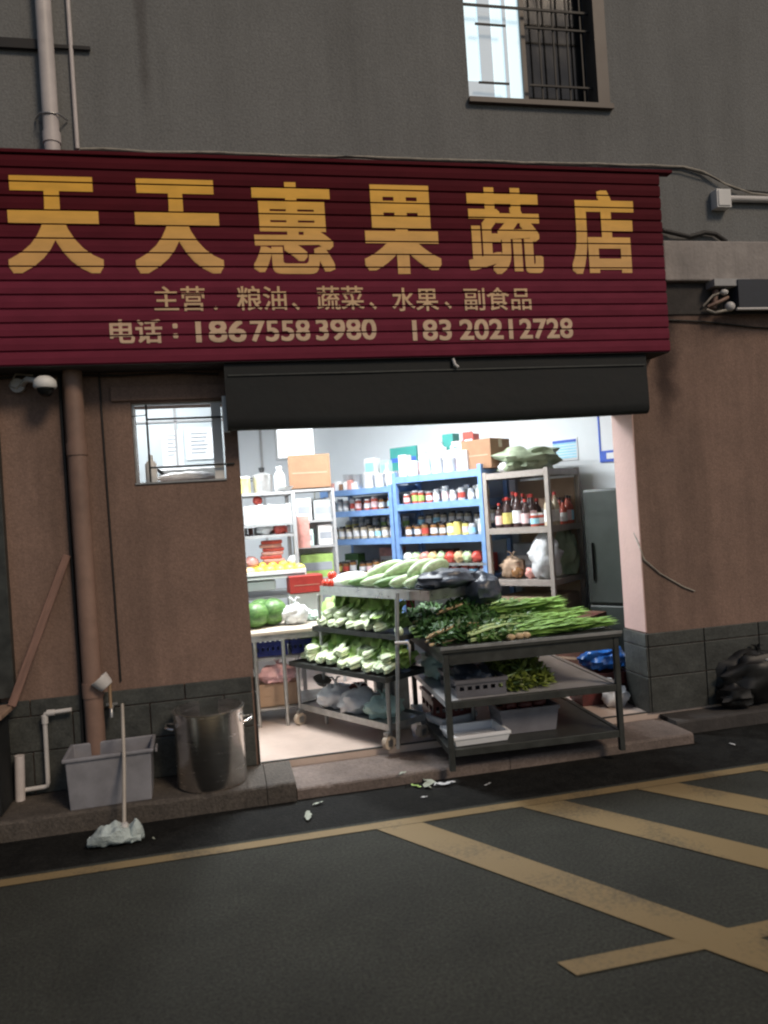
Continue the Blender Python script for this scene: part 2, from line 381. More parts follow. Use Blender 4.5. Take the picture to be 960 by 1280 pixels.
# lower wall: reveal faces are the same tan, shop light painted in as pink
wl(lo, -9, -.46, .1, ZT); wl(lo, -.46, .06, .1, 1.80); wl(lo, -.46, .06, 2.275, ZT); wl(lo, .06, .14, .1, ZT); wl(lo, .14, 2.722, 2.12, ZT); wl(lo, 2.732, 16, .1, ZT)
lo.build('lower_wall', 'tan', bd)
rv = MB(); rv.box(2.722, 2.732, Y0 + .001, Y1, .635, ZT); rv.build('door_reveal', 'reveal_lit', bd)
up = MB(); WX0, WX1, WZ0, WZ1 = 1.73, 2.71, 4.15, 5.55
for x0, x1, z0, z1 in ((-9, WX0, ZT, 9), (WX1, 16, ZT, 9), (WX0, WX1, ZT, WZ0), (WX0, WX1, WZ1, 9)): wl(up, x0, x1, z0, z1)
up.build('upper_wall', 'plaster', bd)
# dark tiled base, real joints between the courses
bs = MB()
def tiles(): 
    global bs
    bs.build('base_tiling', 'base_tile', bd, bevel=.004); bs = MB()
def course(x0, x1, rows, tile):
    for (z0, z1, off) in rows:
        x = x0 - off
        while x < x1:
            a, b = max(x, x0), min(x + tile, x1)
            if b - a > .03: bs.box(a + .003, b - .003, Y0 - .018, Y0 - .002, z0, z1)
            x += tile
course(-3.2, .128, [(.104, .335, 0), (.341, .535, .2), (.541, .628, 0)], .42)
for z0, z1 in ((.104, .335), (.341, .535), (.541, .628)): bs.box(.1405, .148, Y0 - .017, Y1, z0, z1)
tiles()
course(2.722, 8, [(.104, .335, 0), (.341, .535, 0), (.541, .628, 0)], .42)
for z0, z1 in ((.104, .335), (.341, .535), (.541, .628)): bs.box(2.706, 2.7215, Y0 - .017, Y1, z0, z1)
tiles()
bb = MB(); bb.box(3.0, 16, -.03, Y0 - .001, 2.965, 3.235)
bb.build('stone_band', 'band', bd, bevel=.01)
g = MB(); g.box(3.0, 16, Y0 - .012, Y0 - .001, 2.752, 2.96); g.build('dark_fascia', 'grime_shade', bd)
lt = MB(); lt.box(-.565, .10, Y0 - .02, Y0 - .001, 2.285, 2.37); lt.build('lintel', 'tan', bd, bevel=.006)
# upper window
wf = MB()
for a in ((WX0 + .0, WX0 + .035, WZ0, WZ1), (WX1 - .12, WX1, WZ0, WZ1), (2.135, 2.185, WZ0, WZ1), (WX0, WX1, WZ0, WZ0 + .035)): pass
wf.box(WX1 - .085, WX1 - .001, Y0 - .012, Y1 - .02, WZ0 + .001, WZ1); wf.box(WX0 + .4, WX1 - .086, Y0 + .10, Y0 + .17, WZ0 + .001, WZ0 + .045)
wf.box(2.150, 2.178, Y0 + .09, Y0 + .16, WZ0 + .046, WZ1)
wf.box(WX0 - .01, WX1 + .012, Y0 - .035, Y0 - .002, WZ0 - .035, WZ0 - .003)
uw = wf.build('window', 'window_frame', bd)
MB().box(WX0 + .002, 2.149, Y0 + .11, Y0 + .115, WZ0 + .003, WZ1).build('pane', 'window_glow', uw)
MB().box(WX0 + .002, WX0 + .14, Y0 + .098, Y0 + .103, WZ0 + .003, WZ0 + .17).box(WX0 + .13, WX0 + .215, Y0 + .1, Y0 + .105, WZ0 + .003, WZ1).box(2.03, 2.055, Y0 + .1, Y0 + .105, WZ0 + .003, WZ1).build('curtain', 'curtain_glow', uw)
MB().box(2.179, WX1 - .087, Y0 + .13, Y0 + .135, WZ0 + .046, WZ1).build('pane', 'dark_glass', uw)
gr = MB()
for z in (4.28, 4.66, 4.99): gr.box(1.82, 2.03, Y0 + .045, Y0 + .055, z, z + .012)
for z in (4.28, 4.66): gr.box(2.17, 2.62, Y0 + .045, Y0 + .055, z, z + .012)
gr.box(WX0 + .003, 2.62, Y0 + .045, Y0 + .055, 4.78, 4.795)
for x in (2.26, 2.36, 2.46, 2.56): gr.box(x, x + .01, Y0 + .056, Y0 + .066, WZ0 + .05, WZ1)
gr.build('security_grille', 'cable_dark', uw)
# kitchen hatch beside the door
hf = MB(); X0, X1, Z0, Z1 = -.46, .06, 1.80, 2.275
hf.box(X0 + .002, X0 + .014, Y0 + .03, Y0 + .07, Z0 + .012, Z1 - .012); hf.box(X0, X1, Y0 - .01, Y0 + .10, Z0 + .001, Z0 + .011); hf.box(X0 + .002, X1 - .002, Y0 + .03, Y0 + .07, Z1 - .011, Z1 - .001)
hw = hf.build('window', 'steel_dull', bd)
MB().box(X1 - .068, X1 - .012, Y0 + .02, Y0 + .06, Z0 + .012, Z1 - .012).build('sliding_sash', 'white_paint', hw, bevel=.003)
b_ = MB(); b_.tube([(X0 + .085, Y0 + .005, Z0 + .012), (X0 + .085, Y0 + .005, Z1 - .012)], .006, 8)
for z in (2.175, 1.895): b_.tube([(X0 + .085, Y0 - .008, z), (X1 + .05, Y0 - .008, z)], .006, 8)
b_.tube([(X0 + .002, Y0 + .02, 2.20), (X0 + .085, Y0 + .02, 2.205)], .003, 6)
b_.build('security_bars', 'steel_dark', hw)
# inside walls (pale), ceiling, slab above
iw = MB()
def wseg(mb, a, b, t, z0, z1):
    a = Vector((*a, 0)); b = Vector((*b, 0)); d = (b - a).normalized(); n = Vector((-d.y, d.x, 0)) * t
    v = [a, b, b + n, a + n]
    vv = [(p.x, p.y, z0) for p in v] + [(p.x, p.y, z1) for p in v]
    mb.add(vv, [(3, 2, 1, 0), (4, 5, 6, 7), (0, 1, 5, 4), (1, 2, 6, 5), (2, 3, 7, 6), (3, 0, 4, 7)])
wseg(iw, (3.98, .301), (1.06, 3.93), -.1, .101, 2.78)
wseg(iw, (1.05, 3.94), (-.02, 3.94), -.1, .101, 2.78)
wseg(iw, (.02, 3.93), (.02, 1.722), -.08, .101, 2.78)
iw.build('inner_wall', 'white_wall', bd)
kw = MB(); wseg(kw, (.1, 1.62), (-1.5, 1.62), -.1, .101, 2.78); wseg(kw, (.10, .301), (.10, 1.619), -.04, .101, 2.78); wseg(kw, (-1.4, 1.61), (-1.4, .301), -.08, .101, 2.78)
kw.build('kitchen_wall', 'kitchen_wall', bd)
MB().box(-1.6, 4.6, Y1 + .001, 4.2, 2.79, 2.88).build('ceiling', 'ceiling', bd)
MB().box(-.30, -.28, 1.605, 1.618, 1.6, 2.5).box(-.9, .08, 1.605, 1.618, 2.36, 2.375).build('wall_trim', 'grey_paint', bd)

# ---------------------------------------------------------------- ceiling lamps (the shop is lit)
def lamp(x, y, rz, power, label, ln=1.2):
    t = thing('ceiling_lamp', label, 'lamp', (x, y, 2.72), rz, 'tube lamps under the shop ceiling')
    MB().box(-ln / 2, ln / 2, -.035, .035, .03, .068).build('housing', 'white_paint', t, bevel=.004)
    MB().tube([(-ln / 2 + .02, 0, .012), (ln / 2 - .02, 0, .012)], .014, 12).build('lamp_tube', 'lamp_glow', t)
    a = bpy.data.lights.new('lamp_light', 'AREA'); a.shape = 'RECTANGLE'; a.size = ln; a.size_y = .12; a.energy = power; a.color = (.93, .97, 1)
    ao = bpy.data.objects.new('lamp_light', a); C.objects.link(ao); ao.parent = t; ao.location = (0, 0, -.01)
    return t
lamp(.42, .86, R(90), 82, 'white tube lamp on the ceiling over the melon table and stepped stand', .9)
lamp(1.45, 1.35, R(-50), 62, 'white tube lamp on the ceiling in front of the blue racks')
lamp(-.45, .95, 0, 22, 'short white tube lamp on the kitchen ceiling', .6)

# ---------------------------------------------------------------- sign
sg = thing('shop_sign', 'wide maroon ribbed metal shop sign with big orange Chinese characters and phone numbers', 'sign', (0, 0, 0))
SX0, SX1, SZ0, SZ1, SY = -1.75, 2.89, 2.458, 3.60, -.20
P = .0762; prof = []; z = SZ0
strips = []
while z < SZ1 - .01:
    z1 = min(z + P, SZ1); strips.append((z + .004, z1 - .004))
    prof += [(SY + .010, z), (SY + .010, z + .003), (SY + .001, z + .007), (SY - .002, (z + z1) / 2), (SY + .001, z1 - .007), (SY + .010, z1 - .003)]
    z = z1
pb = MB(); v = []; nx = 40
for i in range(nx + 1):
    x = SX0 + (SX1 - SX0) * i / nx
    for (y, zz_) in prof: v.append((x, y + .0025 * noise.noise(Vector((x * 1.7, 0, zz_ * 5))), zz_))
np_ = len(prof); f = []
for i in range(nx):
    for k in range(np_ - 1): f.append((i * np_ + k, (i + 1) * np_ + k, (i + 1) * np_ + k + 1, i * np_ + k + 1))
pb.add(v, f); pb.build('ribbed_panel', 'sign_gradient', sg)
MB().box(SX0, SX1, SY + .013, Y0 - .002, SZ0 - .004, SZ0 + .008).build('underside', 'grime_shade', sg)  # shade below the sign painted as a dark sheet
bx_ = MB(); bx_.box(SX0, SX1, SY + .013, Y0 - .002, SZ1 - .01, SZ1); bx_.box(SX1 - .012, SX1, SY + .013, Y0 - .002, SZ0 + .009, SZ1 - .011); bx_.box(SX0, SX0 + .012, SY + .013, Y0 - .002, SZ0 + .009, SZ1 - .011)
bx_.box(SX0, SX1, SY + .02, SY + .024, SZ0 + .009, SZ1 - .011)
bx_.build('sign_box', 'sign_gradient', sg)
MB().box(SX0, SX1 + .09, SY - .012, SY + .05, SZ1 + .001, SZ1 + .022).build('top_trim', 'sign_gradient', sg, bevel=.003)
def text_piece(txt, x0, x1, z0, z1, name, m, parent, weight=.02, th=.004, y=SY, slices=True, bend=1):
    cu = bpy.data.curves.new('t', 'FONT'); cu.body = txt; cu.size = 1; cu.resolution_u = 5
    o = bpy.data.objects.new('t', cu); C.objects.link(o)
    bpy.context.view_layer.update()
    me = bpy.data.meshes.new_from_object(o.evaluated_get(bpy.context.evaluated_depsgraph_get()))
    bpy.data.objects.remove(o)
    xs = [v.co.x for v in me.vertices]; ys = [v.co.y for v in me.vertices]
    ax, bx, ay, by = min(xs), max(xs), min(ys), max(ys)
    for v in me.vertices:
        c = v.co.copy()
        e_ = weight * (x1 - x0) / (bx - ax)
        v.co = (x0 + e_ + (c.x - ax) / (bx - ax) * (x1 - x0 - 2 * e_), y - .003, z0 + e_ + (c.y - ay) / (by - ay) * (z1 - z0 - 2 * e_))
    # heavy gothic strokes: the flat glyph stamped in a small ring, each stamp a hair in front of the last
    flat = bmesh.new(); flat.from_mesh(me); bmesh.ops.triangulate(flat, faces=flat.faces[:]); flat.to_mesh(me); flat.free()
    wr = weight * (x1 - x0) / (bx - ax); base = bmesh.new()
    for q, (qx, qz) in enumerate([(0, 0)] + [(a_, b_) for a_ in (-1, -.6, -.2, .2, .6, 1) for b_ in (-1, 1)] + [(b_, a_) for a_ in (-.6, -.2, .2, .6) for b_ in (-1, 1)]):
        dx, dz = wr * qx, wr * qz * .9
        for v in me.vertices: v.co.x += dx; v.co.z += dz; v.co.y -= .0001
        base.from_mesh(me)
        for v in me.vertices: v.co.x -= dx; v.co.z -= dz
    if slices:
        out = bmesh.new()
        for a, b in strips:
            if b < z0 or a > z1: continue
            t = base.copy()
            geo = t.verts[:] + t.edges[:] + t.faces[:]
            bmesh.ops.bisect_plane(t, geom=geo, plane_co=(0, 0, a), plane_no=(0, 0, -1), clear_outer=True)
            geo = t.verts[:] + t.edges[:] + t.faces[:]
            bmesh.ops.bisect_plane(t, geom=geo, plane_co=(0, 0, b), plane_no=(0, 0, 1), clear_outer=True)
            tm = bpy.data.meshes.new('tmp'); t.to_mesh(tm); out.from_mesh(tm); bpy.data.meshes.remove(tm); t.free()
        out.to_mesh(me); out.free()
    base.free(); me.name = name
    me.materials.clear(); me.materials.append(M[m])
    for p in me.polygons: p.material_index = 0
    ob = bpy.data.objects.new(name, me); C.objects.link(ob); ob.parent = parent
    return ob
for ch, a, b in (('天', -1.012, -.525), ('天', -.36, .12), ('惠', .285, .753), ('果', .93, 1.40), ('蔬', 1.572, 2.056), ('店', 2.247, 2.690)):
    t = text_piece(ch, a, b, 2.95, 3.482, 'large_character', 'letter_gradient', sg, .038 if ch in '天店果' else .026)
    t['label'] = 'large orange Chinese character ' + ch
for tx, a, b in (('主营', -.276, .001), ('粮油', .177, .457), ('蔬菜', .632, .91), ('水果', 1.079, 1.364), ('副食品', 1.524, 1.957)):
    h = .012 * (a > 1)
    text_piece(tx, a, b, 2.742 - h, 2.882 - h, 'small_lettering', 'letter_small', sg, .012)
for a in (.047, .487, .941, 1.402):
    if a < .1: text_piece('.', a, a + .02, 2.748, 2.768, 'small_lettering', 'letter_small', sg, .0)
    else: text_piece('、', a, a + .042, 2.742, 2.785, 'small_lettering', 'letter_small', sg, .012)
for tx, a, b in (('电话', -.52, -.242), (':', -.186, -.158), ('186', -.062, .217), ('7558', .24, .581), ('3980', .614, .973), ('183', 1.191, 1.434), ('2021', 1.484, 1.826), ('2728', 1.868, 2.222)):
    hgt = (2.565, 2.70) if tx == '电话' else ((2.59, 2.675) if tx == ':' else (2.564, 2.690))
    text_piece(tx, a, b, hgt[0] - .012 * (a > 1), hgt[1] - .012 * (a > 1), 'phone_lettering', 'letter_small', sg, .022)

# ---------------------------------------------------------------- rolled shutter
sh = thing('roller_shutter', 'black roller shutter pulled up under the maroon sign above the doorway', 'shutter')
cv = MB(); sl_n = 5
v = []; f = []; n = 24
pr_ = [(-.12, 2.453), (-.165, 2.452), (-.168, 2.39), (-.166, 2.32), (-.170, 2.24), (-.171, 2.14), (-.168, 2.095), (-.15, 2.075), (-.13, 2.072), (-.11, 2.09), (-.105, 2.2), (-.10, 2.43)]
for i in range(n + 1):
    x = .08 + 2.655 * i / n; sag = -.012 * math.sin(math.pi * i / n)
    for (y, z) in pr_: v.append((x, y + .004 * noise.noise(Vector((x * 2, z * 6, 0))), z + (sag if z < 2.2 else 0)))
k = len(pr_)
for i in range(n):
    for j in range(k): f.append((i * k + j, (i + 1) * k + j, (i + 1) * k + (j + 1) % k, i * k + (j + 1) % k))
f.append(tuple(range(k))); f.append(tuple(n * k + j for j in reversed(range(k))))
cv.add(v, f, 0, True); cv.build('curtain', 'black_panel', sh)
MB().box(.09, .13, -.10, Y0 - .003, 2.10, 2.40).build('bracket', 'steel_dark', sh)
MB().box(2.69, 2.73, -.10, Y0 - .003, 2.10, 2.40).build('bracket', 'steel_dark', sh)
MB().box(.10, 2.72, -.176, -.171, 2.378, 2.386).build('seam', 'steel_dark', sh)
MB().tube([(1.44, -.178, 2.445), (1.445, -.19, 2.41), (1.465, -.185, 2.395)], .010, 8).build('pull_loop', 'pvc_clean', sh)

# ---------------------------------------------------------------- pipes, cables, fittings on the front
def pipe(name, pts, r, m, label, cat='pipe', seg=14, group=None):
    return tag(MB().tube(pts, r, seg).build(name, m), label, cat, group)
dp = thing('drain_pipe', 'thick white drain pipe running up the grey wall left of the thin conduit', 'pipe', (0, 0, 0))
MB().tube([(-.782, -.03, 3.63), (-.782, -.03, 9)], .043, 18).build('pipe_run', 'pvc', dp)
MB().tube([(-.782, -.03, 3.74), (-.782, -.03, 3.80)], .049, 18).build('coupling', 'pvc', dp)
MB().tube([(-.87, .02, 3.90), (-.83, -.06, 3.895), (-.782, -.08, 3.89), (-.735, -.06, 3.895), (-.70, .02, 3.90)], .005, 8).build('clip', 'steel_dull', dp)
pipe('conduit', [(-.655, .012, 3.735), (-.655, .012, 9)], .012, 'pvc', 'thin white conduit running up the grey wall beside the drain pipe', 'conduit')
tag(MB().box(-3, -.55, .005, .02, 4.305, 4.325).box(-3, -.83, .0, .016, 4.29, 4.345).build('iron_bar', 'cable_dark'), 'dark iron bar fixed across the grey wall behind the drain pipe', 'bar')
def wob(x0, x1, z0, z1, n, a, y=-.21, seed=0):
    return [(x0 + (x1 - x0) * i / n, y + .01 * noise.noise(Vector((i * .5, seed, 3))), z0 + (z1 - z0) * i / n + a * noise.noise(Vector((i * .45, seed, 0)))) for i in range(n + 1)]
pipe('cable', wob(-.64, 3.22, 3.735, 3.752, 30, .012, .015, 1) + [(3.36, .01, 3.72), (3.52, .0, 3.635), (3.72, 0, 3.575), (4.2, 0, 3.54), (7, 0, 3.5)], .0075, 'cable_pale', 'pale cable sagging along the wall just above the maroon sign', 'cable', 8)
pipe('cable', wob(-.64, 3.2, 3.72, 3.735, 30, .02, .0, 4) + [(3.4, .0, 3.69), (3.6, .0, 3.60), (4.2, 0, 3.56)], .005, 'cable_dark', 'thin dark cable lying under the pale one above the maroon sign', 'cable', 6)
pipe('cable', [(2.723, .10, 1.30), (2.715, .02, 1.20), (2.74, .02, 1.12), (2.85, .022, 1.02), (3.02, .022, .915), (3.1, .022, .88)], .005, 'cable_pale', 'thin wire running from the pink door jamb down across the tan wall', 'cable', 6)
tag(MB().box(3.42, 3.53, -.04, Y0 - .002, 3.46, 3.585).box(3.43, 3.52, -.046, -.041, 3.47, 3.575).build('junction_box', 'white_paint', bevel=.006), 'small white square junction box on the grey wall right of the sign', 'electrical box')
pipe('conduit', [(3.532, .0, 3.535), (5.0, .0, 3.535), (9, 0, 3.535)], .022, 'pvc_clean', 'pale horizontal conduit leaving the white junction box to the right', 'conduit')
t = pipe('cable', [(3.02, .0, 3.31), (3.12, -.01, 3.285), (3.22, .0, 3.27), (3.34, 0, 3.30), (3.42, 0, 3.29), (3.5, 0, 3.24)], .016, 'cable_dark', 'short dark cable bundle above the pale stone band', 'cable', 8)
br = thing('wall_bracket', 'rusty tangle of bracket and pale wires at the end of the dark blue board', 'bracket')
MB().tube([(3.30, -.02, 2.77), (3.34, -.05, 2.74), (3.40, -.06, 2.752), (3.46, -.05, 2.76)], .010, 8).tube([(3.29, 0, 2.80), (3.34, -.04, 2.86), (3.40, -.04, 2.88)], .007, 8).build('bracket_rod', 'cable_pale', br)
MB().tube([(3.31, -.02, 2.79), (3.39, -.06, 2.82), (3.46, -.03, 2.85)], .012, 8).tube([(3.36, -.01, 2.78), (3.38, -.02, 2.90)], .02, 8).build('bracket_arm', 'brown_pipe', br)
MB().ell((3.45, -.06, 2.78), .035, .03, .032).build('insulator', 'pvc_clean', br)
MB().ell((3.42, -.05, 2.88), .03, .02, .02).build('insulator', 'pvc_clean', br)
ab = thing('side_board', 'dark blue board with a pale lower edge fixed below the stone band', 'board')
MB().box(3.50, 8, -.09, Y0 - .014, 2.765, 2.955).build('panel', 'navy', ab)
MB().tube([(3.47, -.10, 2.752), (8, -.10, 2.75)], .010, 8).build('edge_rod', 'pvc_clean', ab)
MB().box(3.33, 3.60, -.08, Y0 - .014, 2.915, 2.962).build('bracket_plate', 'grey_paint', ab)
pipe('cable', [(3.0, .02, 2.715), (3.3, .018, 2.70), (3.7, .018, 2.655), (4.5, .018, 2.62)], .006, 'cable_dark', 'thin black cable sagging across the tan wall below the blue board', 'cable', 6)
# brown pipe full height
bp = thing('water_pipe', 'thick brown painted pipe standing against the tan wall under the sign', 'pipe')
MB().tube([(-.755, -.035, .10), (-.755, -.035, 2.456)], .052, 20).build('pipe_run', 'brown_pipe', bp)
MB().tube([(-.755, -.035, 1.98), (-.755, -.035, 2.05)], .058, 20).build('coupling', 'brown_pipe', bp)
MB().tube([(-.755, -.035, .62), (-.755, -.035, .70)], .058, 20).build('coupling', 'brown_pipe', bp)
pipe('cable', [(-.835, .02, 2.45), (-.832, .02, 1.5), (-.828, .015, .8), (-.83, .0, .30)], .009, 'cable_dark', 'black cable running down the tan wall left of the brown pipe', 'cable', 6)
pipe('cable', [(-.62, .02, 2.45), (-.615, .021, 1.6), (-.61, .02, .68)], .005, 'cable_dark', 'thin dark cable running down the wall right of the brown pipe', 'cable', 6)
pipe('cable', [(-1.2, .0, 2.43), (-.9, -.01, 2.445), (-.5, .0, 2.43), (-.2, .005, 2.44), (.05, 0, 2.425)], .006, 'cable_dark', 'dark cable strung along the wall just below the sign', 'cable', 6)
pp = thing('plastic_pipe', 'bent white plastic water pipe on the dark tiles left of the milky bin', 'pipe')
MB().tube([(-.875, -.03, .560), (-.995, -.03, .556), (-1.012, -.03, .553), (-1.018, -.03, .54), (-1.022, -.03, .17), (-1.026, -.03, .155), (-1.04, -.03, .150), (-1.15, -.03, .147)], .0125, 12).build('pipe_run', 'pvc_clean', pp)
MB().tube([(-.965, -.03, .556), (-1.005, -.03, .556)], .018, 12).tube([(-1.018, -.03, .50), (-1.018, -.03, .545)], .018, 12).build('elbow', 'pvc_clean', pp)
pipe('pipe_stub', [(-1.165, -.05, .10), (-1.155, -.05, .345)], .026, 'pvc', 'short thick pale pipe stub standing on the kerb at the far left', 'pipe')
pipe('white_tube', [(.075, -.045, 2.075), (.075, -.045, 2.285)], .018, 'white_paint', 'short white upright tube between the small kitchen window and the black shutter', 'pipe')  # upright white tube standing in for a bright strip
# door frame at far left
df = thing('side_doorway', 'dark doorway edge with grey frame at the far left below the sign', 'doorway')
MB().box(-1.25, -1.165, -.03, Y0 - .003, .66, 2.45).build('frame', 'steel_dark', df, bevel=.004)
MB().box(-3, -1.252, .0, Y0 - .004, .104, 2.45).build('door_leaf', 'black_panel', df)
cb = thing('low_cabinet', 'dark low cabinet with a tan board on top at the far left', 'cabinet', (-1.22, 0, .1))
MB().box(-.9, .02, -.28, -.04, .0, .50).build('body', 'black_panel', cb, bevel=.006)
MB().box(-.9, .055, -.31, -.035, .503, .53).build('top_board', 'plank', cb, bevel=.006)
tag(MB().box(-.022, .022, -.008, .008, 0, .86).build('wooden_stick', 'wood_stick', bevel=.004), 'reddish brown wooden plank leaning in the corner between wall and brown pipe', 'plank')
o = bpy.data.objects['wooden_stick']; o.location = (-1.165, -.10, .63); o.rotation_euler = (R(-7), R(21.5), 0)
# camera dome
cc = thing('security_camera', 'white dome security camera with dark lens under the left end of the sign', 'camera', (-.885, -.12, 2.36))
MB().lathe([(0, .055), (.035, .052), (.058, .03), (.062, .0), (.055, -.012), (0, -.012)], seg=20).build('housing', 'white_paint', cc)
MB().ell((0, 0, -.012), .045, .045, .05).build('dome', 'dark_glass', cc)
MB().tube([(-.03, .01, .03), (-.10, .05, .05), (-.13, .10, .04), (-.15, .145, .03)], .016, 10).tube([(-.17, .12, .03), (-.17, .148, .03)], .04, 14).build('mount_arm', 'pvc_clean', cc)
MB().tube([(-.11, .06, .05), (-.16, .05, .0), (-.20, .08, .02), (-.17, .10, .09), (-.08, .10, .08)], .006, 8).build('cable', 'cable_pale', cc)

# dipper on the tap
jd = thing('water_dipper', 'small white plastic dipper hanging over the tap beside the brown pipe', 'dipper', (-.645, -.10, .60))
MB().lathe([(0, .10), (.038, .10), (.045, .115), (.052, .165), (.048, .165), (.036, .108), (0, .106)], seg=16, T=Matrix.Rotation(R(-38), 4, 'Y') @ Matrix.Translation((.03, 0, -.02))).build('cup', 'pvc_clean', jd)
MB().tube([(-.01, .0, .10), (-.012, .0, -.04)], .009, 8).build('handle', 'bamboo', jd)
tp = thing('water_tap', 'small metal tap with short pipe on the dark tiles under the dipper', 'tap', (-.66, 0, .55))
MB().tube([(0, .02, 0), (0, -.05, 0), (0, -.065, -.01), (0, -.068, -.05)], .011, 10).build('spout', 'steel_dull', tp); MB().box(-.03, .03, -.035, -.02, .012, .024).build('handle', 'steel_dull', tp)
# milky storage bin
def open_tub(w, d, h, taper=.88, th=.006, rim=.014, mi=0):
    mb = MB(); a, b = w / 2, d / 2; ta = taper
    def ring(s, z, off=0): return [(-(a * s + off), -(b * s + off), z), ((a * s + off), -(b * s + off), z), ((a * s + off), (b * s + off), z), (-(a * s + off), (b * s + off), z)]
    rings = [ring(ta, 0), ring(1, h - .02), ring(1, h - .02, rim), ring(1, h, rim), ring(1, h, -th), ring(ta, th * 1.5, -th)]
    v = [p for r in rings for p in r]; f = [(3, 2, 1, 0)]
    for i in range(5):
        for k in range(4): f.append((i * 4 + k, i * 4 + (k + 1) % 4, (i + 1) * 4 + (k + 1) % 4, (i + 1) * 4 + k))
    f.append((20, 21, 22, 23)); return mb.add(v, f, mi)
bn = thing('storage_bin', 'large empty milky plastic bin on the kerb behind the mop handle', 'bin', (-.655, -.205, .1), R(2))
open_tub(.43, .27, .275, .95).build('bin_body', 'milky', bn, bevel=.006)
for s_ in (-1, 1): MB().box(s_ * .236 - .006, s_ * .236 + .006, -.045, .045, .225, .248).build('grip', 'milky', bn, bevel=.004)
# stock pot
pt = thing('stock_pot', 'tall dented stainless steel stock pot with two side handles on the kerb', 'pot', (-.130, -.168, .1))
MB().lathe([(0, 0), (.182, 0), (.191, .012), (.193, .40), (.200, .412), (.200, .42), (.188, .42), (.187, .02), (0, .016)], seg=56).build('pot_body', 'pot_steel', pt)
for s in (-1, 1):
    MB().tube([(s * .191, -.06, .33), (s * .215, -.055, .335), (s * .235, -.03, .34), (s * .235, .03, .34), (s * .215, .055, .335), (s * .191, .06, .33)], .0075, 8).build('handle', 'pot_steel', pt)
# mop
mp_ = thing('mop', 'cloth mop with bamboo handle standing on the road and leaning on the milky bin', 'mop', (-.575, -.60, 0))
MB().tube([(.015, .005, .045), (.008, .22, .36), (-.005, .385, .60)], [.010, .010, .009], 10).build('handle', 'mop_stick', mp_)
def sweep_cloth(L, w, h, seed, n=22, k=14):
    v = []; f = []
    for i in range(n + 1):
        t = i / n; x = (t - .5) * L
        for j in range(k):
            a = 2 * math.pi * j / k
            prof = (.25 + .75 * math.sin(math.pi * min(1, t * .8 + .12)))
            g = 1 + .35 * noise.noise(Vector((x * 20, math.cos(a) * 1.4, math.sin(a) * 1.4 + seed)))
            v.append((x, w * math.cos(a) * prof * g, max(.003, h * prof * g * (.5 + .5 * math.sin(a)) + .10 * h * noise.noise(Vector((x * 30, a, seed))))))
    for i in range(n):
        for j in range(k): f.append((i * k + j, i * k + (j + 1) % k, (i + 1) * k + (j + 1) % k, (i + 1) * k + j))
    f.append(tuple(reversed(range(k)))); f.append(tuple(n * k + j for j in range(k)))
    return v, f
v, f = sweep_cloth(.25, .065, .095, 2, 40, 24)
MB().add(v, f, 0, True, Matrix.Translation((-.03, 0, 0))).build('mop_cloth', 'mint_cloth', mp_)
MB().lathe([(.0, .095), (.016, .09), (.022, .05), (.03, .03)], (.018, .012, 0), 12).build('socket', 'pvc_clean', mp_)
v, f = sweep_cloth(.07, .03, .11, 5, 8)
MB().add(v, f, 0, True, Matrix.Translation((.075, -.01, 0)) @ Matrix.Rotation(.6, 4, 'Z')).build('cloth_flap', 'mint_cloth', mp_)

# ---------------------------------------------------------------- kitchen things seen through the hatch
tag(MB().box(-.45, -.02, .305, .52, 1.76, 1.785).box(-.44, -.42, .305, .50, 1.6, 1.76).box(-.05, -.03, .305, .50, 1.6, 1.76).build('wall_shelf', 'steel_dull'), 'steel shelf under the kitchen window holding a pan', 'shelf')
pn = thing('frying_pan', 'black pan on the shelf inside the kitchen window', 'pan', (-.17, .42, 1.787))
MB().lathe([(0, 0), (.09, 0), (.13, .06), (.135, .07), (.125, .07), (.085, .012), (0, .01)], seg=24).build('pan_body', 'black_plastic', pn)
MB().tube([(-.12, 0, .06), (-.2, -.02, .13), (-.235, -.03, .15)], .010, 8).build('handle', 'black_plastic', pn)
tag(MB().ell((-.18, .24, 1.84), .17, .05, .035, amp=.25, fr=4, seed=4, floor=-.03, seg=24, rings=12).build('rolled_towel', 'bag_white'), 'crumpled white towel lying on the kitchen window sill', 'towel')
bt = thing('detergent_bottle', 'white plastic bottle at the left end of the kitchen window sill', 'bottle', (-.375, .12, 1.812))
MB().lathe([(0, 0), (.032, 0), (.034, .01), (.034, .11), (.015, .135), (.013, .14), (0, .14)], seg=16).build('bottle_body', 'white_paint', bt); MB().lathe([(0, .165), (.014, .165), (.015, .141), (0, .141)], seg=12).build('cap', 'lid_white', bt)
for i, (a, b, z0, z1) in enumerate(((-.40, -.24, 2.02, 2.30), (-.22, .00, 2.06, 2.31))):
    tt = thing('paper_notice', ['narrow white printed notice on the kitchen wall seen through the small window', 'wide white printed notice on the kitchen wall seen through the small window'][i], 'notice', (0, 0, 0), 0)
    MB().box(a, b, 1.607, 1.615, z0, z1).build('sheet', 'paper', tt)
    q = MB()
    for j in range(6): q.box(a + .04, b - .05 - .01 * (j % 3), 1.603, 1.606, z1 - .05 - j * .03, z1 - .042 - j * .03)
    q.build('print', 'ink_grey', tt)
tag(MB().box(-.42, .02, 1.40, 1.60, 1.90, 1.985).build('hob_hood', 'steel_dull', bevel=.01), 'steel ledge of the extractor on the kitchen back wall', 'extractor')

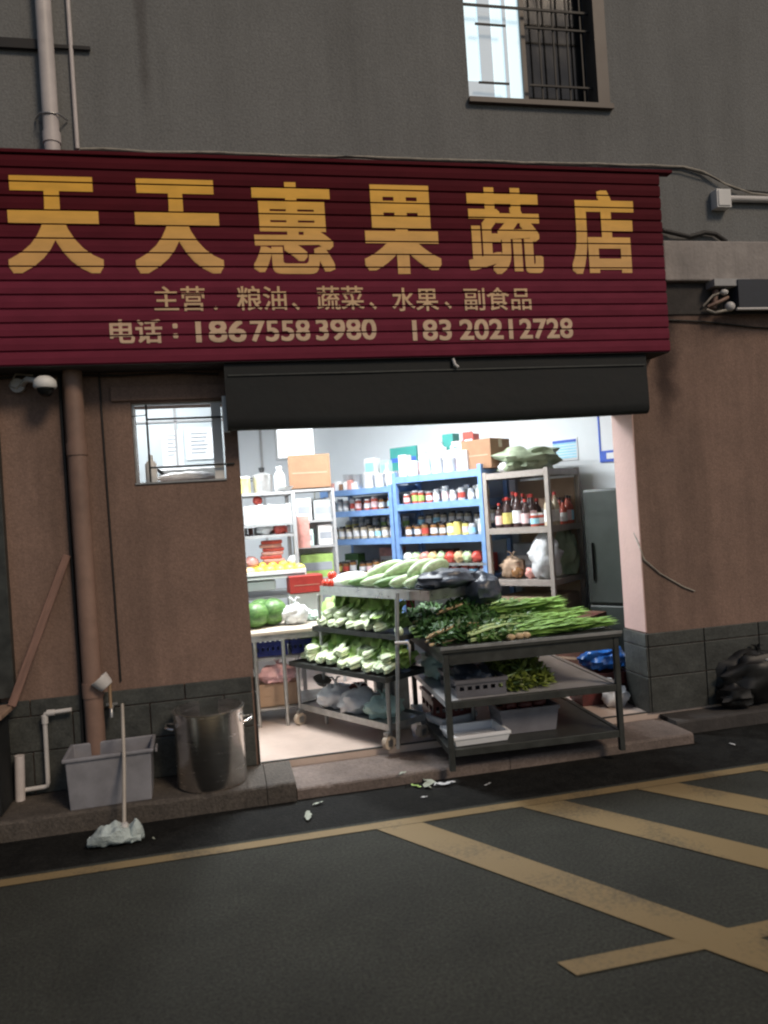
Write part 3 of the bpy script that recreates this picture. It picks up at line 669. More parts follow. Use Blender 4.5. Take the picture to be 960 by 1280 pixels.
# ---------------------------------------------------------------- racks
RD = R(-51.2)
FW = Frame(2.163, 1.480, RD)      # brown rack frame: left front foot
FB = Frame(1.560, 2.229, RD)      # right blue rack
FA = Frame(.985, 2.944, RD)       # left blue rack
def rack(frame, L, D, H, shelves, m, label, cat='rack', beam=.055, post=.035, group=None, back=None):
    t = thing('storage_rack', label, cat, frame.p(0, 0, .1), frame.rz, group)
    for x in (post / 2, L - post / 2):
        for y in (post / 2, D - post / 2):
            MB().box(x - post / 2, x + post / 2, y - post / 2, y + post / 2, 0, H).build('post', m, t, bevel=.002)
    for z in shelves:
        z -= .1
        b = MB(); b.box(post + .001, L - post - .001, 0.002, .028, z - beam, z); b.box(post + .001, L - post - .001, D - .03, D - .002, z - beam, z)
        b.box(.004, post - .004, post + .001, D - post - .001, z - beam, z); b.box(L - post + .004, L - .004, post + .001, D - post - .001, z - beam, z)
        b.box(.005, L - .005, .029, D - .031, z - .022, z - .005)
        b.build('shelf', m, t)
    if back: MB().box(post, L - post, D - .05, D - .04, .3, H - .08).build('back_panel', back, t)
    return t
rack(FW, .60, .58, 1.72, [1.81, 1.355, .93, .45], 'rack_brown', 'brown grey metal rack with dark bottles at the right end of the row of racks', beam=.05, back='cardboard_pale')
rack(FB, .955, .45, 1.80, [1.86, 1.61, 1.31, .95, .5], 'blue_paint', 'taller blue metal rack of jars between the brown rack and the lower blue rack', post=.04, beam=.06, back='ink_grey')  # grey back panel added as the dark behind the jars
rack(FA, .905, .45, 1.70, [1.785, 1.58, 1.31, .98, .5], 'blue_paint', 'lower blue metal rack of jars at the far end beside the pale rack', post=.04, beam=.055, back='ink_grey')  # back panel again stands in for dark gaps between shelves
FL = Frame(.155, 1.46, 0)
rack(FL, .44, .62, 1.66, [1.765, 1.52, 1.43, .95], 'grey_paint', 'pale grey metal rack above the watermelons inside the left of the doorway', post=.03, beam=.022)
def lx(px, py, z, rz=0): return (FL.o.x + px, FL.o.y + py, z)

# protos
def proto_jar(name, body, lid, lab, r=.036, h=.11, label='', shape='jar'):
    t = MB()
    if shape == 'jar':
        t.lathe([(0, 0), (r, 0), (r, h * .82), (r * .8, h * .86)], seg=12, mi=0); t.lathe([(r * .86, h * .86), (r * .86, h), (0, h)], seg=12, mi=1)
        t.lathe([(r * 1.02, h * .18), (r * 1.02, h * .62)], seg=12, mi=2)
    elif shape == 'bottle':
        t.lathe([(0, 0), (r, 0), (r, h * .58), (r * .85, h * .66), (r * .38, h * .78), (r * .36, h * .93)], seg=12, mi=0); t.lathe([(r * .42, h * .90), (r * .42, h), (0, h)], seg=10, mi=1)
        t.lathe([(r * 1.02, h * .12), (r * 1.02, h * .48)], seg=12, mi=2)
    return t.build(name, [body, lid, lab])
PILE = []
NTH = ['first', 'second', 'third', 'fourth', 'fifth', 'sixth', 'seventh', 'eighth', 'ninth', 'tenth']
def scatter(proto, cat, frame, xs, ys, z, label, group, jit=.008):
    kind, place_ = label; n = 0; many = len(xs) * len(ys) > 1
    for j, y in enumerate(ys):
        for i, x in enumerate(xs):
            o = proto.copy(); C.objects.link(o)
            o.location = frame.p(x + random.uniform(-jit, jit), y + random.uniform(-jit, jit), z + .001)
            o.rotation_euler = (0, 0, random.uniform(0, 6)); s = random.uniform(.86, 1.04); o.scale = (s, s, s * random.uniform(.85, 1.12))
            if len(o.material_slots) > 2 and random.random() < .55:
                o.material_slots[2].link = 'OBJECT'; o.material_slots[2].material = M[random.choice(['label_white', 'label_pink', 'ink_sky', 'yellow_tub', 'red_goods', 'leaf_bright', 'paper'])]
            row = ['front', 'second', 'back'][j] + ' row, ' if len(ys) > 1 else ''
            tag(o, (kind + ', ' + NTH[i] + ' from left, ' + row + place_) if len(xs) > 1 else (kind + ', ' + row + place_), cat, group if many else None)
def line(a, b, n): return [a + (b - a) * i / (n - 1) for i in range(n)]
j_amber = proto_jar('sauce_jar', 'jar_amber', 'lid_dark', 'label_white', .036, .12)
j_pale = proto_jar('sauce_jar', 'jar_pale', 'lid_dark', 'label_white', .036, .12)
j_red = proto_jar('sauce_jar', 'jar_red', 'lid_white', 'label_pink', .036, .11)
j_clear = proto_jar('sauce_jar', 'glass_clear', 'lid_white', 'label_white', .036, .12)
j_yel = proto_jar('sauce_jar', 'yellow_tub', 'lid_dark', 'label_white', .036, .12)
b_dark = proto_jar('sauce_bottle', 'jar_dark', 'lid_red', 'label_pink', .040, .27, shape='bottle')
b_red = proto_jar('sauce_bottle', 'jar_red', 'lid_dark', 'label_pink', .034, .24, shape='bottle')
b_pale = proto_jar('oil_bottle', 'jar_pale', 'lid_red', 'label_white', .04, .30, shape='bottle')
b_white = proto_jar('white_bottle', 'lid_white', 'lid_white', 'label_white', .045, .26, shape='bottle')
tub = MB().lathe([(0, 0), (.05, 0), (.058, .13), (.062, .135), (.062, .15), (0, .152)], seg=18).build('white_tub', 'lid_white')
bowlstack = MB()
for i in range(9): bowlstack.lathe([(.03, .0), (.055, .03), (.06, .032)], (0, 0, .016 * i), 18)
bowlstack.lathe([(0, .0), (.03, .0)], (0, 0, 0), 18); bowlstack = bowlstack.build('bowl_stack', 'foam')
protos = [j_amber, j_pale, j_red, j_clear, j_yel, b_dark, b_red, b_pale, b_white, tub, bowlstack]
# right blue rack
scatter(j_amber, 'jar', FB, line(.09, .46, 5), [.10, .19], 1.31, ('amber jar', 'middle shelf of taller blue rack'), 'amber jars, middle shelf, taller blue rack')
scatter(j_yel, 'jar', FB, line(.55, .70, 3), [.10, .19], 1.31, ('yellow jar', 'middle shelf of taller blue rack'), 'yellow jars, middle shelf, taller blue rack')
scatter(j_clear, 'jar', FB, line(.775, .87, 2), [.10, .19], 1.31, ('clear jar', 'right end middle shelf, taller blue rack'), 'clear jars, middle shelf, taller blue rack')
scatter(j_pale, 'jar', FB, line(.09, .87, 10), [.30], 1.39, ('pale jar', 'raised back row, middle shelf of taller blue rack'), 'pale jars, back row, taller blue rack')
scatter(j_red, 'jar', FB, line(.09, .34, 4), [.10, .19], 1.61, ('small red jar', 'upper shelf of taller blue rack'), 'red jars, upper shelf, taller blue rack')
scatter(j_clear, 'jar', FB, line(.42, .87, 6), [.10, .19], 1.61, ('white lidded clear jar', 'upper shelf of taller blue rack'), 'clear jars, upper shelf, taller blue rack')
scatter(j_red, 'jar', FB, line(.10, .87, 9), [.08, .18], .95, ('small red jar', 'low shelf of taller blue rack'), 'red jars, low shelf, taller blue rack')
# left blue rack
scatter(j_pale, 'jar', FA, line(.09, .82, 9), [.10, .19], 1.31, ('pale jar', 'middle shelf of lower blue rack'), 'pale jars, middle shelf, lower blue rack')
scatter(j_clear, 'jar', FA, line(.09, .82, 9), [.30], 1.38, ('clear jar', 'raised back row, middle shelf of lower blue rack'), 'clear jars, back row, lower blue rack')
scatter(j_clear, 'jar', FA, line(.09, .34, 4), [.10, .19], 1.58, ('clear jar', 'upper shelf of lower blue rack'), 'clear jars, upper shelf, lower blue rack')
scatter(j_red, 'jar', FA, line(.42, .62, 3), [.10, .19], 1.58, ('red jar', 'upper shelf of lower blue rack'), 'red jars, upper shelf, lower blue rack')
scatter(j_amber, 'jar', FA, line(.69, .82, 2), [.10, .19], 1.58, ('amber jar', 'upper shelf of lower blue rack'), 'amber jars, upper shelf, lower blue rack')
scatter(j_amber, 'jar', FA, line(.12, .82, 8), [.08, .18], .98, ('amber jar', 'low shelf of lower blue rack'), 'amber jars, low shelf, lower blue rack')
# brown rack
scatter(b_dark, 'bottle', FW, line(.09, .34, 4), [.09, .19, .29], 1.355, ('dark sauce bottle', 'upper shelf of brown rack'), 'dark bottles, brown rack')
scatter(j_red, 'jar', FW, line(.41, .54, 2), [.10, .2], 1.355, ('small red jar', 'beside dark bottles on brown rack'), 'pink labelled jars, brown rack')
scatter(b_red, 'bottle', FW, [.50, .555], [.30, .38, .46], 1.355, ('red bottle', 'right end of brown rack'), 'red bottles, brown rack end')
scatter(b_pale, 'bottle', FW, [.555], [.09, .18], 1.355, ('pale oil bottle', 'right corner of brown rack'), 'oil bottles, brown rack corner')
# things on top of the blue racks
scatter(bowlstack, 'bowls', FA, [.30, .42], [.10], 1.785, ('stack of white foam bowls', 'top of lower blue rack'), 'foam bowl stacks, lower blue rack')
scatter(tub, 'tub', FA, [.55, .68], [.12], 1.785, ('white tub', 'top of lower blue rack'), 'white tubs, lower blue rack')
scatter(tub, 'tub', FA, [.80], [.14], 1.785, ('white tub at the right end', 'top of lower blue rack'), None)
scatter(b_white, 'bottle', FA, [.50, .62], [.30], 1.785, ('tall white bottle', 'top of lower blue rack'), 'white bottles, lower blue rack')
scatter(b_white, 'bottle', FB, line(.28, .62, 4), [.14, .26], 1.86, ('white bottle', 'top of taller blue rack'), 'white bottles, taller blue rack')
scatter(tub, 'tub', FB, line(.18, .60, 4), [.08], 1.86, ('white tub', 'top of taller blue rack'), 'white tubs, taller blue rack')
for p in protos: bpy.data.objects.remove(p)
def carton(loc, rz, w, d, h, label, m='cardboard', open_=False, name='cardboard_box', tapem='tape'):
    t = thing(name, label, 'box', loc, rz)
    MB().box(-w / 2, w / 2, -d / 2, d / 2, 0, h).build('carton', m, t, bevel=.004)
    MB().box(-w / 2 - .0015, w / 2 + .0015, -.025, .025, h * .7, h + .0015).box(-.001, .001, -d / 2 - .0015, d / 2, h - .002, h + .001).build('tape', tapem, t)
    MB().box(-w / 2 + .03, w / 2 - .03, -d / 2 - .002, -d / 2 - .0005, h * .44, h * .47).build('print_line', 'cardboard_pale', t)
    return t
carton(FA.p(.98, .36, 1.787)[:2] + (1.862,), RD, .10, .10, .12, 'small red and white box on the left end of the taller blue rack', 'pink_goods')
carton(FB.p(.88, .22, 1.862), RD - .05, .30, .30, .25, 'large brown cardboard box on top of the taller blue rack under the doorway edge')
tag(MB().box(-.16, .16, -.01, .01, 0, .22).box(-.15, .15, -.012, -.0105, .08, .12, 1).build('teal_package', ['teal_board', 'ink_blue'], loc=FA.p(.80, .36, 1.94), rz=RD), 'teal green flat box leaning on the wall above the lower blue rack', 'package')
tag(MB().box(-.08, .08, -.07, .07, 0, .15).build('grey_package', 'ink_grey', loc=FA.p(.80, .36, 1.787), rz=RD), 'grey blue box under the teal package on the lower blue rack', 'package')
tag(MB().box(-.05, .05, -.008, .008, 0, .36).build('red_banner', 'red_goods', loc=FB.p(.58, .42, 1.865), rz=RD), 'narrow red orange package standing behind the white bottles', 'package')
tag(MB().box(-.09, .09, -.05, .05, 0, .14).build('salmon_package', 'pink_goods', loc=FB.p(.10, .28, 1.862), rz=RD), 'salmon pink package at the left end of the taller blue rack top', 'package')
for i, (fr, x, y, z, w, h, m_, lb) in enumerate([
    (FB, .74, .10, 1.86, .10, .17, 'paper', 'white carton right of the white tubs on the taller blue rack'),
    (FA, .15, .25, 1.785, .14, .10, 'bag_white', 'pale packet at the left end of the top of the lower blue rack'),
    (FB, .30, .34, 1.86, .12, .30, 'paper', 'tall white box at the back of the top of the taller blue rack'),
    (FB, .42, .38, 1.86, .12, .36, 'teal_board', 'tall teal box at the back of the top of the taller blue rack'),
    (FA, .25, .18, 1.00, .18, .16, 'leaf_dark', 'dark green packet under the middle shelf of the lower blue rack'),
    (FA, .60, .34, 1.00, .24, .20, 'pink_goods', 'salmon carton at the back of the low shelf of the lower blue rack'),
    (FB, .70, .34, .97, .26, .16, 'red_goods', 'red carton at the back of the low shelf of the taller blue rack'),
    (FB, .28, .34, .97, .30, .20, 'brown_goods', 'dark carton at the back of the low shelf of the taller blue rack'),
    (FW, .33, .42, 1.36, .34, .22, 'cardboard_pale', 'tan carton behind the dark bottles on the brown rack'),
    (FW, .14, .42, .94, .2, .26, 'ink_grey', 'grey box behind the brown bag on the brown rack')]):
    p = fr.p(x, y, z + .002)
    tag(MB().box(-w / 2, w / 2, -.05, .05, 0, h).box(-w / 2 + .01, w / 2 - .01, -.0515, -.0501, h * .3, h * .6, 1).build('packed_goods', [m_, 'label_white'], loc=p, rz=RD + .1 * math.sin(i * 4), bevel=.003), lb, 'box')
for i, (x, y, z, rr, m_, lb) in enumerate([(.22, .10, .93, .05, 'jar_amber', 'amber pack in front of the brown bag on the brown rack'), (.33, .12, .93, .045, 'pink_goods', 'pink pack between the brown bag and the white bag on the brown rack')]):
    tag(MB().ell((0, 0, rr * .9), rr, rr, rr, amp=.4, seed=i + 70).build('produce_pack', m_, loc=FW.p(x, y, z + .002)), lb, 'pack')
for i in range(7):
    x = .52 + i * .055
    tag(MB().box(-.022, .022, -.03, .03, 0, .06 + .015 * (i % 3)).build('small_carton', ['label_white', 'pink_goods', 'paper', 'cardboard'][i % 4], loc=FA.p(x - .43, .06, 1.787), rz=RD + .2 * math.sin(i * 5)), 'tiny carton, %s from left on the front edge of the lower blue rack top' % NTH[i], 'box', 'tiny cartons on the lower blue rack')
for i, (fr, x, y, z, w, h, m_, lb) in enumerate([
    (FA, .42, .34, 1.787, .13, .30, 'paper', 'tall white carton left of the teal package on the lower blue rack'),
    (FA, .60, .36, 1.787, .12, .26, 'bag_mint', 'pale mint carton left of the grey blue box on the lower blue rack'),
    (FB, .05, .15, 1.862, .08, .20, 'label_white', 'cream packet at the left front corner of the taller blue rack top'),
    (FB, .16, .36, 1.862, .12, .28, 'bag_white', 'white carton behind the salmon package on the taller blue rack'),
    (FB, .68, .32, 1.862, .10, .33, 'red_goods', 'tall red carton beside the big cardboard box on the taller blue rack'),
    (FB, .53, .34, 1.862, .10, .28, 'label_pink', 'pink white carton right of the tall teal box on the taller blue rack')]):
    tag(MB().box(-w / 2, w / 2, -.05, .05, 0, h).box(-w / 2 + .01, w / 2 - .01, -.0515, -.0501, h * .55, h * .85, 1).build('packed_goods', [m_, 'ink_sky'], loc=fr.p(x, y, z), rz=RD + .12 * math.sin(i * 4), bevel=.004), lb, 'box')
for i, (x, m_, rr) in enumerate(((.07, 'pink_goods', .05), (.19, 'bag_white', .055), (.31, 'red_goods', .045), (.40, 'bag_white', .04))):
    tag(MB().ell((0, 0, rr * .8), rr * 1.2, rr, rr, amp=.4, seed=i + 90).build('goods_pack', m_, loc=lx(x, .09, 1.178 if i in (0, 3) else 1.432)), 'lumpy %s pack, %s among those on the pale grey rack' % ({'pink_goods': 'salmon', 'bag_white': 'white', 'red_goods': 'red'}[m_], NTH[i]), 'pack')
for i in range(8):
    tag(MB().box(-.02, .02, -.04, .04, 0, .055).build('small_packet', ['paper', 'pink_goods', 'label_white', 'red_goods'][i % 4], loc=lx(.05 + .048 * i, .55, 1.432)), 'small packet, %s from left at the back of the pale grey rack' % NTH[i], 'packet', 'small packets on the pale grey rack')
random.seed(77)
for i in range(9):
    x = .09 + i * .092; mm = ['radish', 'gourd', 'pink_goods', 'peach_fruit', 'gourd', 'red_goods', 'root', 'gourd', 'red_goods'][i]
    tag(MB().ell((0, 0, .05), .05, .05, .05, amp=.35, seed=i, fr=3).build('produce_pack', mm, loc=FB.p(x, .06, 1.07), rz=i), 'lumpy produce pack, %s from left above the gourds on the taller blue rack' % NTH[i], 'pack', 'produce packs above the gourds')
tag(MB().box(0, .95, .0, .12, -.02, -.001).build('goods_board', 'steel_dull', loc=FB.p(0.0, .0, 1.07), rz=RD), 'narrow board carrying produce packs on the taller blue rack', 'board')
# bags
def bag(loc, rx, ry, rz_, m, label, seed=1, knot=True, name='plastic_bag', rot=0, cat='bag', amp=.35):
    t = thing(name, label, cat, loc, rot)
    mb = MB(); mb.ell((0, 0, rz_ * .55), rx, ry, rz_ * .62, amp=amp, fr=2.6, seed=seed, floor=-rz_ * .55, seg=26, rings=16)
    for p in range(len(mb.v)):
        x, y, z = mb.v[p]; d = noise.noise(Vector((x * 40, y * 40, z * 40 + seed))) * .006; mb.v[p] = (x + d, y + d, max(0, z + d))
    mb.build('bag_body', m, t)
    if knot:
        k = MB(); h = rz_ * 1.1
        k.tube([(0, 0, h - .01), (.004, 0, h + .015), (.0, .0, h + .03)], [.02, .010, .014], 8)
        k.tube([(0, 0, h + .02), (.02, .01, h + .05), (.045, .0, h + .045)], [.01, .017, .004], 8, flat=.4); k.tube([(0, 0, h + .02), (-.02, .0, h + .05), (-.04, .015, h + .055)], [.01, .016, .004], 8, flat=.4)
        k.build('knot', m, t)
    return t
bag(FW.p(.30, .25, 1.812), .26, .20, .17, 'bag_green', 'lumpy pale green bag lying on top of the brown rack', 3, False, amp=.5)
bag(FW.p(.17, .14, 1.812), .08, .08, .08, 'bag_white', 'small white bag at the front left of the brown rack top', 4, False)
bag(FW.p(.47, .13, .932), .13, .12, .30, 'bag_white', 'tall white plastic bag on the lower shelf of the brown rack', 5)
bag(FW.p(.50, .44, .932), .095, .13, .32, 'bag_green', 'full green bag at the end of the lower shelf of the brown rack', 6, False)
bag(FW.p(.15, .15, .932), .10, .10, .15, 'cardboard_pale', 'brown and clear bag of dried goods on the lower shelf of the brown rack', 7)
carton(FW.p(.30, .30, .452), RD, .50, .5, .33, 'pale open carton on the bottom shelf of the brown rack', 'cardboard_pale')
carton(FA.p(.5, .2, .5), RD, .7, .35, .36, 'red crate shaped box on the bottom shelf of the lower blue rack', 'red_crate', tapem='maroon_goods')
carton(FB.p(.5, .2, .5), RD, .7, .35, .36, 'dark box on the bottom shelf of the taller blue rack', 'steel_dark', tapem='steel_dark')

# left rack contents
carton((.80, 2.15, 1.80), R(-5), .36, .25, .29, 'large brown cardboard box beside the lower blue rack, level with its top')
FM = Frame(.62, 2.02, R(-3))
rack(FM, .37, .34, 1.69, [1.79, 1.52, 1.30, 1.02, .74], 'grey_paint', 'narrow grey rack of packets between the pale grey rack and the lower blue rack', post=.025, beam=.02, back='label_white')
for i, (x, z, w, h, m_, lb) in enumerate([(.10, 1.52, .13, .19, 'paper', 'white packet left on the upper shelf of the narrow grey rack'), (.26, 1.52, .15, .17, 'glass_clear', 'pale packet right on the upper shelf of the narrow grey rack'),
    (.10, 1.30, .14, .14, 'bag_mint', 'mint packet on the second shelf of the narrow grey rack'), (.27, 1.30, .12, .17, 'label_white', 'cream packet on the second shelf of the narrow grey rack'),
    (.19, 1.02, .28, .20, 'leaf_pale', 'green carton on the third shelf of the narrow grey rack'), (.19, .74, .28, .20, 'pink_goods', 'salmon carton on the low shelf of the narrow grey rack')]):
    tag(MB().box(-w / 2, w / 2, -.10, .10, 0, h).box(-w / 2 + .01, w / 2 - .01, -.1015, -.1001, h * .3, h * .65, 1).build('packed_goods', [m_, 'ink_grey'], loc=FM.p(x, .13, z + .002), rz=R(-3) + .08 * math.sin(i * 3), bevel=.003), lb, 'box')
tb = thing('yellow_tub', 'yellow tub with pale lid on top of the pale grey rack', 'tub', lx(.05, .12, 1.767)); MB().lathe([(0, 0), (.05, 0), (.052, .12)], seg=18).build('tub_body', 'yellow_tub', tb); MB().lathe([(.054, .12), (.054, .135), (0, .137)], seg=18).build('lid', 'lid_white', tb)
sp_ = thing('steel_pot', 'small steel pot with black lid knob on top of the pale grey rack', 'pot', lx(.20, .14, 1.767)); MB().lathe([(0, 0), (.075, 0), (.078, .14), (.07, .145), (0, .165)], seg=22).build('pot_body', 'steel_dull', sp_); MB().lathe([(0, .205), (.025, .20), (.02, .17), (.012, .16)], seg=14).build('knob', 'black_plastic', sp_)
MB().tube([(-.078, 0, .10), (-.11, 0, .10), (-.11, 0, .12), (-.078, 0, .12)], .006, 6).build('handle', 'black_plastic', sp_)
wb = thing('water_jug', 'white plastic jug on top of the pale grey rack next to the steel pot', 'jug', lx(.335, .10, 1.767)); MB().lathe([(0, 0), (.04, 0), (.045, .03), (.042, .13), (.022, .165), (.02, .18), (0, .18)], seg=18).build('jug_body', 'lid_white', wb); MB().lathe([(.024, .18), (.024, .20), (0, .2)], seg=12).build('cap', 'lid_white', wb)
wo = thing('white_bowl', 'shallow white bowl at the front right corner of the pale grey rack', 'bowl', lx(.37, .06, 1.767)); MB().lathe([(0, .0), (.03, 0), (.07, .035), (.066, .035), (.03, .006), (0, .006)], seg=22).build('bowl_body', 'lid_white', wo)
tag(MB().box(-.21, .21, -.012, .012, 0, .075).build('white_folder_row', 'lid_white', loc=lx(.22, .58, 1.52)), 'white boxes along the back of the upper shelf of the pale grey rack', 'box')
pk = MB().box(-.018, .018, -.05, .05, 0, .15).build('noodle_pack', ['paper'])
for i, x in enumerate(line(.055, .385, 10)):
    o = pk.copy(); C.objects.link(o); o.location = lx(x, .09 + random.uniform(-.01, .01), 1.521); o.rotation_euler = (0, 0, random.uniform(-.05, .05)); o.scale = (1, 1, random.uniform(.93, 1.03))
    tag(o, 'upright white packet, ' + NTH[i] + ' from left on the second shelf of the pale grey rack', 'packet', 'white packets, pale grey rack')
bpy.data.objects.remove(pk)
tag(MB().ell((0, 0, .03), .04, .04, .035, amp=.2).build('red_packet', 'red_goods', loc=lx(.15, .09, 1.675)), 'small red packet lying on the white packets of the pale grey rack', 'packet')
for i in range(7):
    tag(MB().box(-.085, .085, -.05, .05, 0, .028).build('red_packet', ['red_goods', 'pink_goods'][i % 2], loc=lx(.24 + .012 * math.sin(i * 2.1), .12, 1.178 + .0295 * i), rz=.08 * math.sin(i * 3), bevel=.008),
        'flat %s packet, %s from the top of the pile above the yellow fruit' % (['red', 'pink'][i % 2], ['seventh', 'sixth', 'fifth', 'fourth', 'third', 'second', 'first'][i]), 'packet', 'packets piled above the yellow fruit')
tag(MB().box(-.06, .06, -.05, .05, 0, .26).build('pink_package', 'pink_goods', loc=(.66, 1.75, 1.30)), 'tall pink box behind the right post of the pale grey rack', 'box')
# fruit tray
ft = thing('fruit_tray', 'white edged shelf tray of yellow fruit above the watermelons', 'tray', (.155, 1.40, 1.10))
MB().box(0, .47, 0, .46, 0, .012).box(0, .47, -.012, -.001, -.012, .05).box(.471, .482, -.012, .46, -.012, .05).build('tray_body', 'white_paint', ft, bevel=.003)
MB().box(0, .47, -.016, -.0125, .01, .02).build('edge_line', 'steel_dark', ft)
n = 0
for lay, (cnt, y) in enumerate(((6, .07), (5, .15))):
    for i in range(cnt):
        x = .05 + i * .078 + .03 * lay
        col = 'peach_fruit' if i == 0 and lay == 0 else 'yellow_fruit'
        z = 1.112 + .034 + lay * .03
        tag(MB().ell((0, 0, 0), .048, .042, .042, amp=.12, seed=i + lay * 9).build('fruit', col, loc=(.155 + x, 1.40 + y, z), rz=random.uniform(0, 3)),
            '%s fruit on the white edged tray, %s from the left in the %s row' % ('peach' if col[0] == 'p' else 'yellow', ['first', 'second', 'third', 'fourth', 'fifth', 'sixth'][i], ['front', 'back'][lay]), 'fruit', 'fruit on the white edged tray')
# melon table
mt = thing('work_table', 'pale board table with grey legs and watermelons inside the left of the doorway', 'table', (.155, .80, .1))
MB().box(0, .60, 0, .58, .645, .668).build('tabletop', 'wood_board', mt, bevel=.004)
MB().box(.01, .58, .03, .05, .60, .644).box(.01, .58, .53, .55, .60, .644).build('apron_rail', 'steel_dull', mt)
for x, y in ((.03, .05), (.225, .02), (.03, .53), (.56, .53)): MB().tube([(x, y, 0), (x, y, .60)], .014, 10).build('leg', 'steel_dull', mt)
MB().box(.02, .58, .10, .54, .455, .47).build('lower_shelf', 'steel_dull', mt)
MB().box(.02, .58, .10, .54, .10, .115).build('bottom_shelf', 'steel_dull', mt)
for i, (x, y, r_) in enumerate(((.21, 1.05, .10), (.34, 1.12, .105), (.26, 1.24, .10))):
    tag(MB().ell((0, 0, 0), r_ * 1.08, r_, r_ * .95, seg=24, rings=14).build('watermelon', 'melon', loc=(x, y, .769 + r_ * .95), rz=.8),
        ['striped dark green watermelon nearest the door jamb', 'paler green watermelon beside the white bag', 'watermelon half hidden behind the other two'][i], 'watermelon', 'watermelons on the work table')
bag((.50, 1.08, .769), .10, .09, .13, 'bag_white', 'white plastic bag beside the watermelons on the work table', 11)
bag((.64, 1.22, .769), .08, .08, .06, 'bag_mint', 'flat pale green bag at the right end of the work table', 12, False)
tag(MB().box(-.14, .14, -.10, .10, 0, .07).build('white_box', 'foam', loc=(.26, 1.55, 1.0), bevel=.005), 'white foam box above the watermelons', 'box')
def crate(loc, rz, w, d, h, m, label, name='plastic_crate', group=None, slots=True):
    t = thing(name, label, 'crate', loc, rz, group)
    mb = MB(); a, b = w / 2, d / 2; th = .008
    mb.box(-a, a, -b, b, 0, .01)
    for (z0, z1) in ((.011, h * .38), (h * .62, h)):
        mb.box(-a, a, -b, -b + th, z0, z1); mb.box(-a, a, b - th, b, z0, z1); mb.box(-a, -a + th, -b + th, b - th, z0, z1); mb.box(a - th, a, -b + th, b - th, z0, z1)
    for i in range(7):
        x = -a + (w - .02) * i / 6
        mb.box(x, x + .02, -b, -b + th, h * .38, h * .62); mb.box(x, x + .02, b - th, b, h * .38, h * .62)
    for i in range(4):
        y = -b + (d - .02) * i / 3
        mb.box(-a, -a + th, y, y + .02, h * .38, h * .62); mb.box(a - th, a, y, y + .02, h * .38, h * .62)
    mb.build('crate_body', m, t); r_ = MB(); r_.box(-a - .01, a + .01, -b - .01, -b - .001, h - .02, h); r_.box(-a - .01, a + .01, b + .001, b + .01, h - .02, h); r_.box(-a - .01, -a - .001, -b, b, h - .02, h); r_.box(a + .001, a + .01, -b, b, h - .02, h); r_.build('rim', m, t)
    return t
crate((.30, 1.13, .572), 0, .24, .34, .10, 'blue_crate', 'dark blue crate under the work table, left of the other blue one')
crate((.57, 1.13, .572), 0, .24, .34, .10, 'blue_crate', 'dark blue crate under the right half of the work table')
carton((.32, 1.10, .217), 0, .34, .34, .16, 'low tan carton under the pink and white bag below the work table', 'cardboard_pale')
bag((.34, .97, .378), .14, .10, .11, 'bag_pink', 'pink and white plastic bag on the tan carton under the work table', 14)
carton((.62, 1.40, .97), R(3), .26, .2, .13, 'red box behind the white bag on the work table', 'red_crate', tapem='maroon_goods')
tag(MB().box(-.13, .13, -.1, .1, 0, .19).build('wooden_block', 'white_paint', loc=(.62, 1.46, .769)), 'white box under the red box behind the work table', 'box')

# ---------------------------------------------------------------- stepped vegetable stand
FS = Frame(.94, 0.0, R(-60))
st = thing('display_stand', 'stepped steel display stand on castors with leafy vegetables and gourds in the doorway', 'stand', FS.p(0, 0, .1), FS.rz)
def tray_mb(x0, x1, y0, y1, z, lip=.035, t=.004):
    mb = MB(); mb.box(x0, x1, y0, y1, z - t, z); mb.box(x0, x1, y0 - t, y0, z - lip, z + .012); mb.box(x0, x1, y1, y1 + t, z - lip, z + .02)
    mb.box(x0 - t, x0, y0 - t, y1 + t, z - lip, z + .012); mb.box(x1, x1 + t, y0 - t, y1 + t, z - lip, z + .012); return mb
tray_mb(-.93, -.0, .0, .30, .135, .03).build('bottom_shelf', 'steel_dull', st)
tray_mb(-.99, .02, -.03, .30, .43, .02).build('lower_tray', 'steel_dark', st)
tray_mb(-.85, .05, .09, .42, .67, .02).build('middle_tray', 'steel_dark', st)
tray_mb(-.79, .28, .135, .52, .95, .05).build('upper_tray', 'steel', st)
for (x, y, h) in ((-.94, .0, .41), (-.0, .0, .41), (.085, -.02, .948), (-.80, .12, .90), (-.80, .50, .90), (.24, .50, .90)):
    z0 = .11 if y == 0 else (.12 if x == .085 else .0)
    if x == .085: z0 = .02
    if y > .1: z0 = .0
    MB().tube([(x, y, z0), (x - (.0 if x != .085 else .03), y + (.0 if x != .085 else .10), h)], .0135, 10).build('post', 'steel_dull', st)
MB().tube([(.095, .0, .655), (.15, .05, .655), (.16, .055, .64), (.16, .055, .50)], .010, 8).build('push_handle', 'pvc_clean', st)
def castor(x, y):
    c = MB().box(-.02, .02, -.022, .022, .085, .105).build('castor', 'steel_dull', st, loc=(x, y, 0))
    MB().tube([(-.017, 0, .042), (.017, 0, .042)], .042, 20).build('wheel', 'rubber', c)
    MB().box(-.02, -.016, -.018, .018, .02, .06).box(.016, .02, -.018, .018, .02, .06).build('fork', 'steel_dull', c)
for x, y in ((-.93, -.012), (.0, -.02), (-.93, .27), (.0, .27)): castor(x, y)

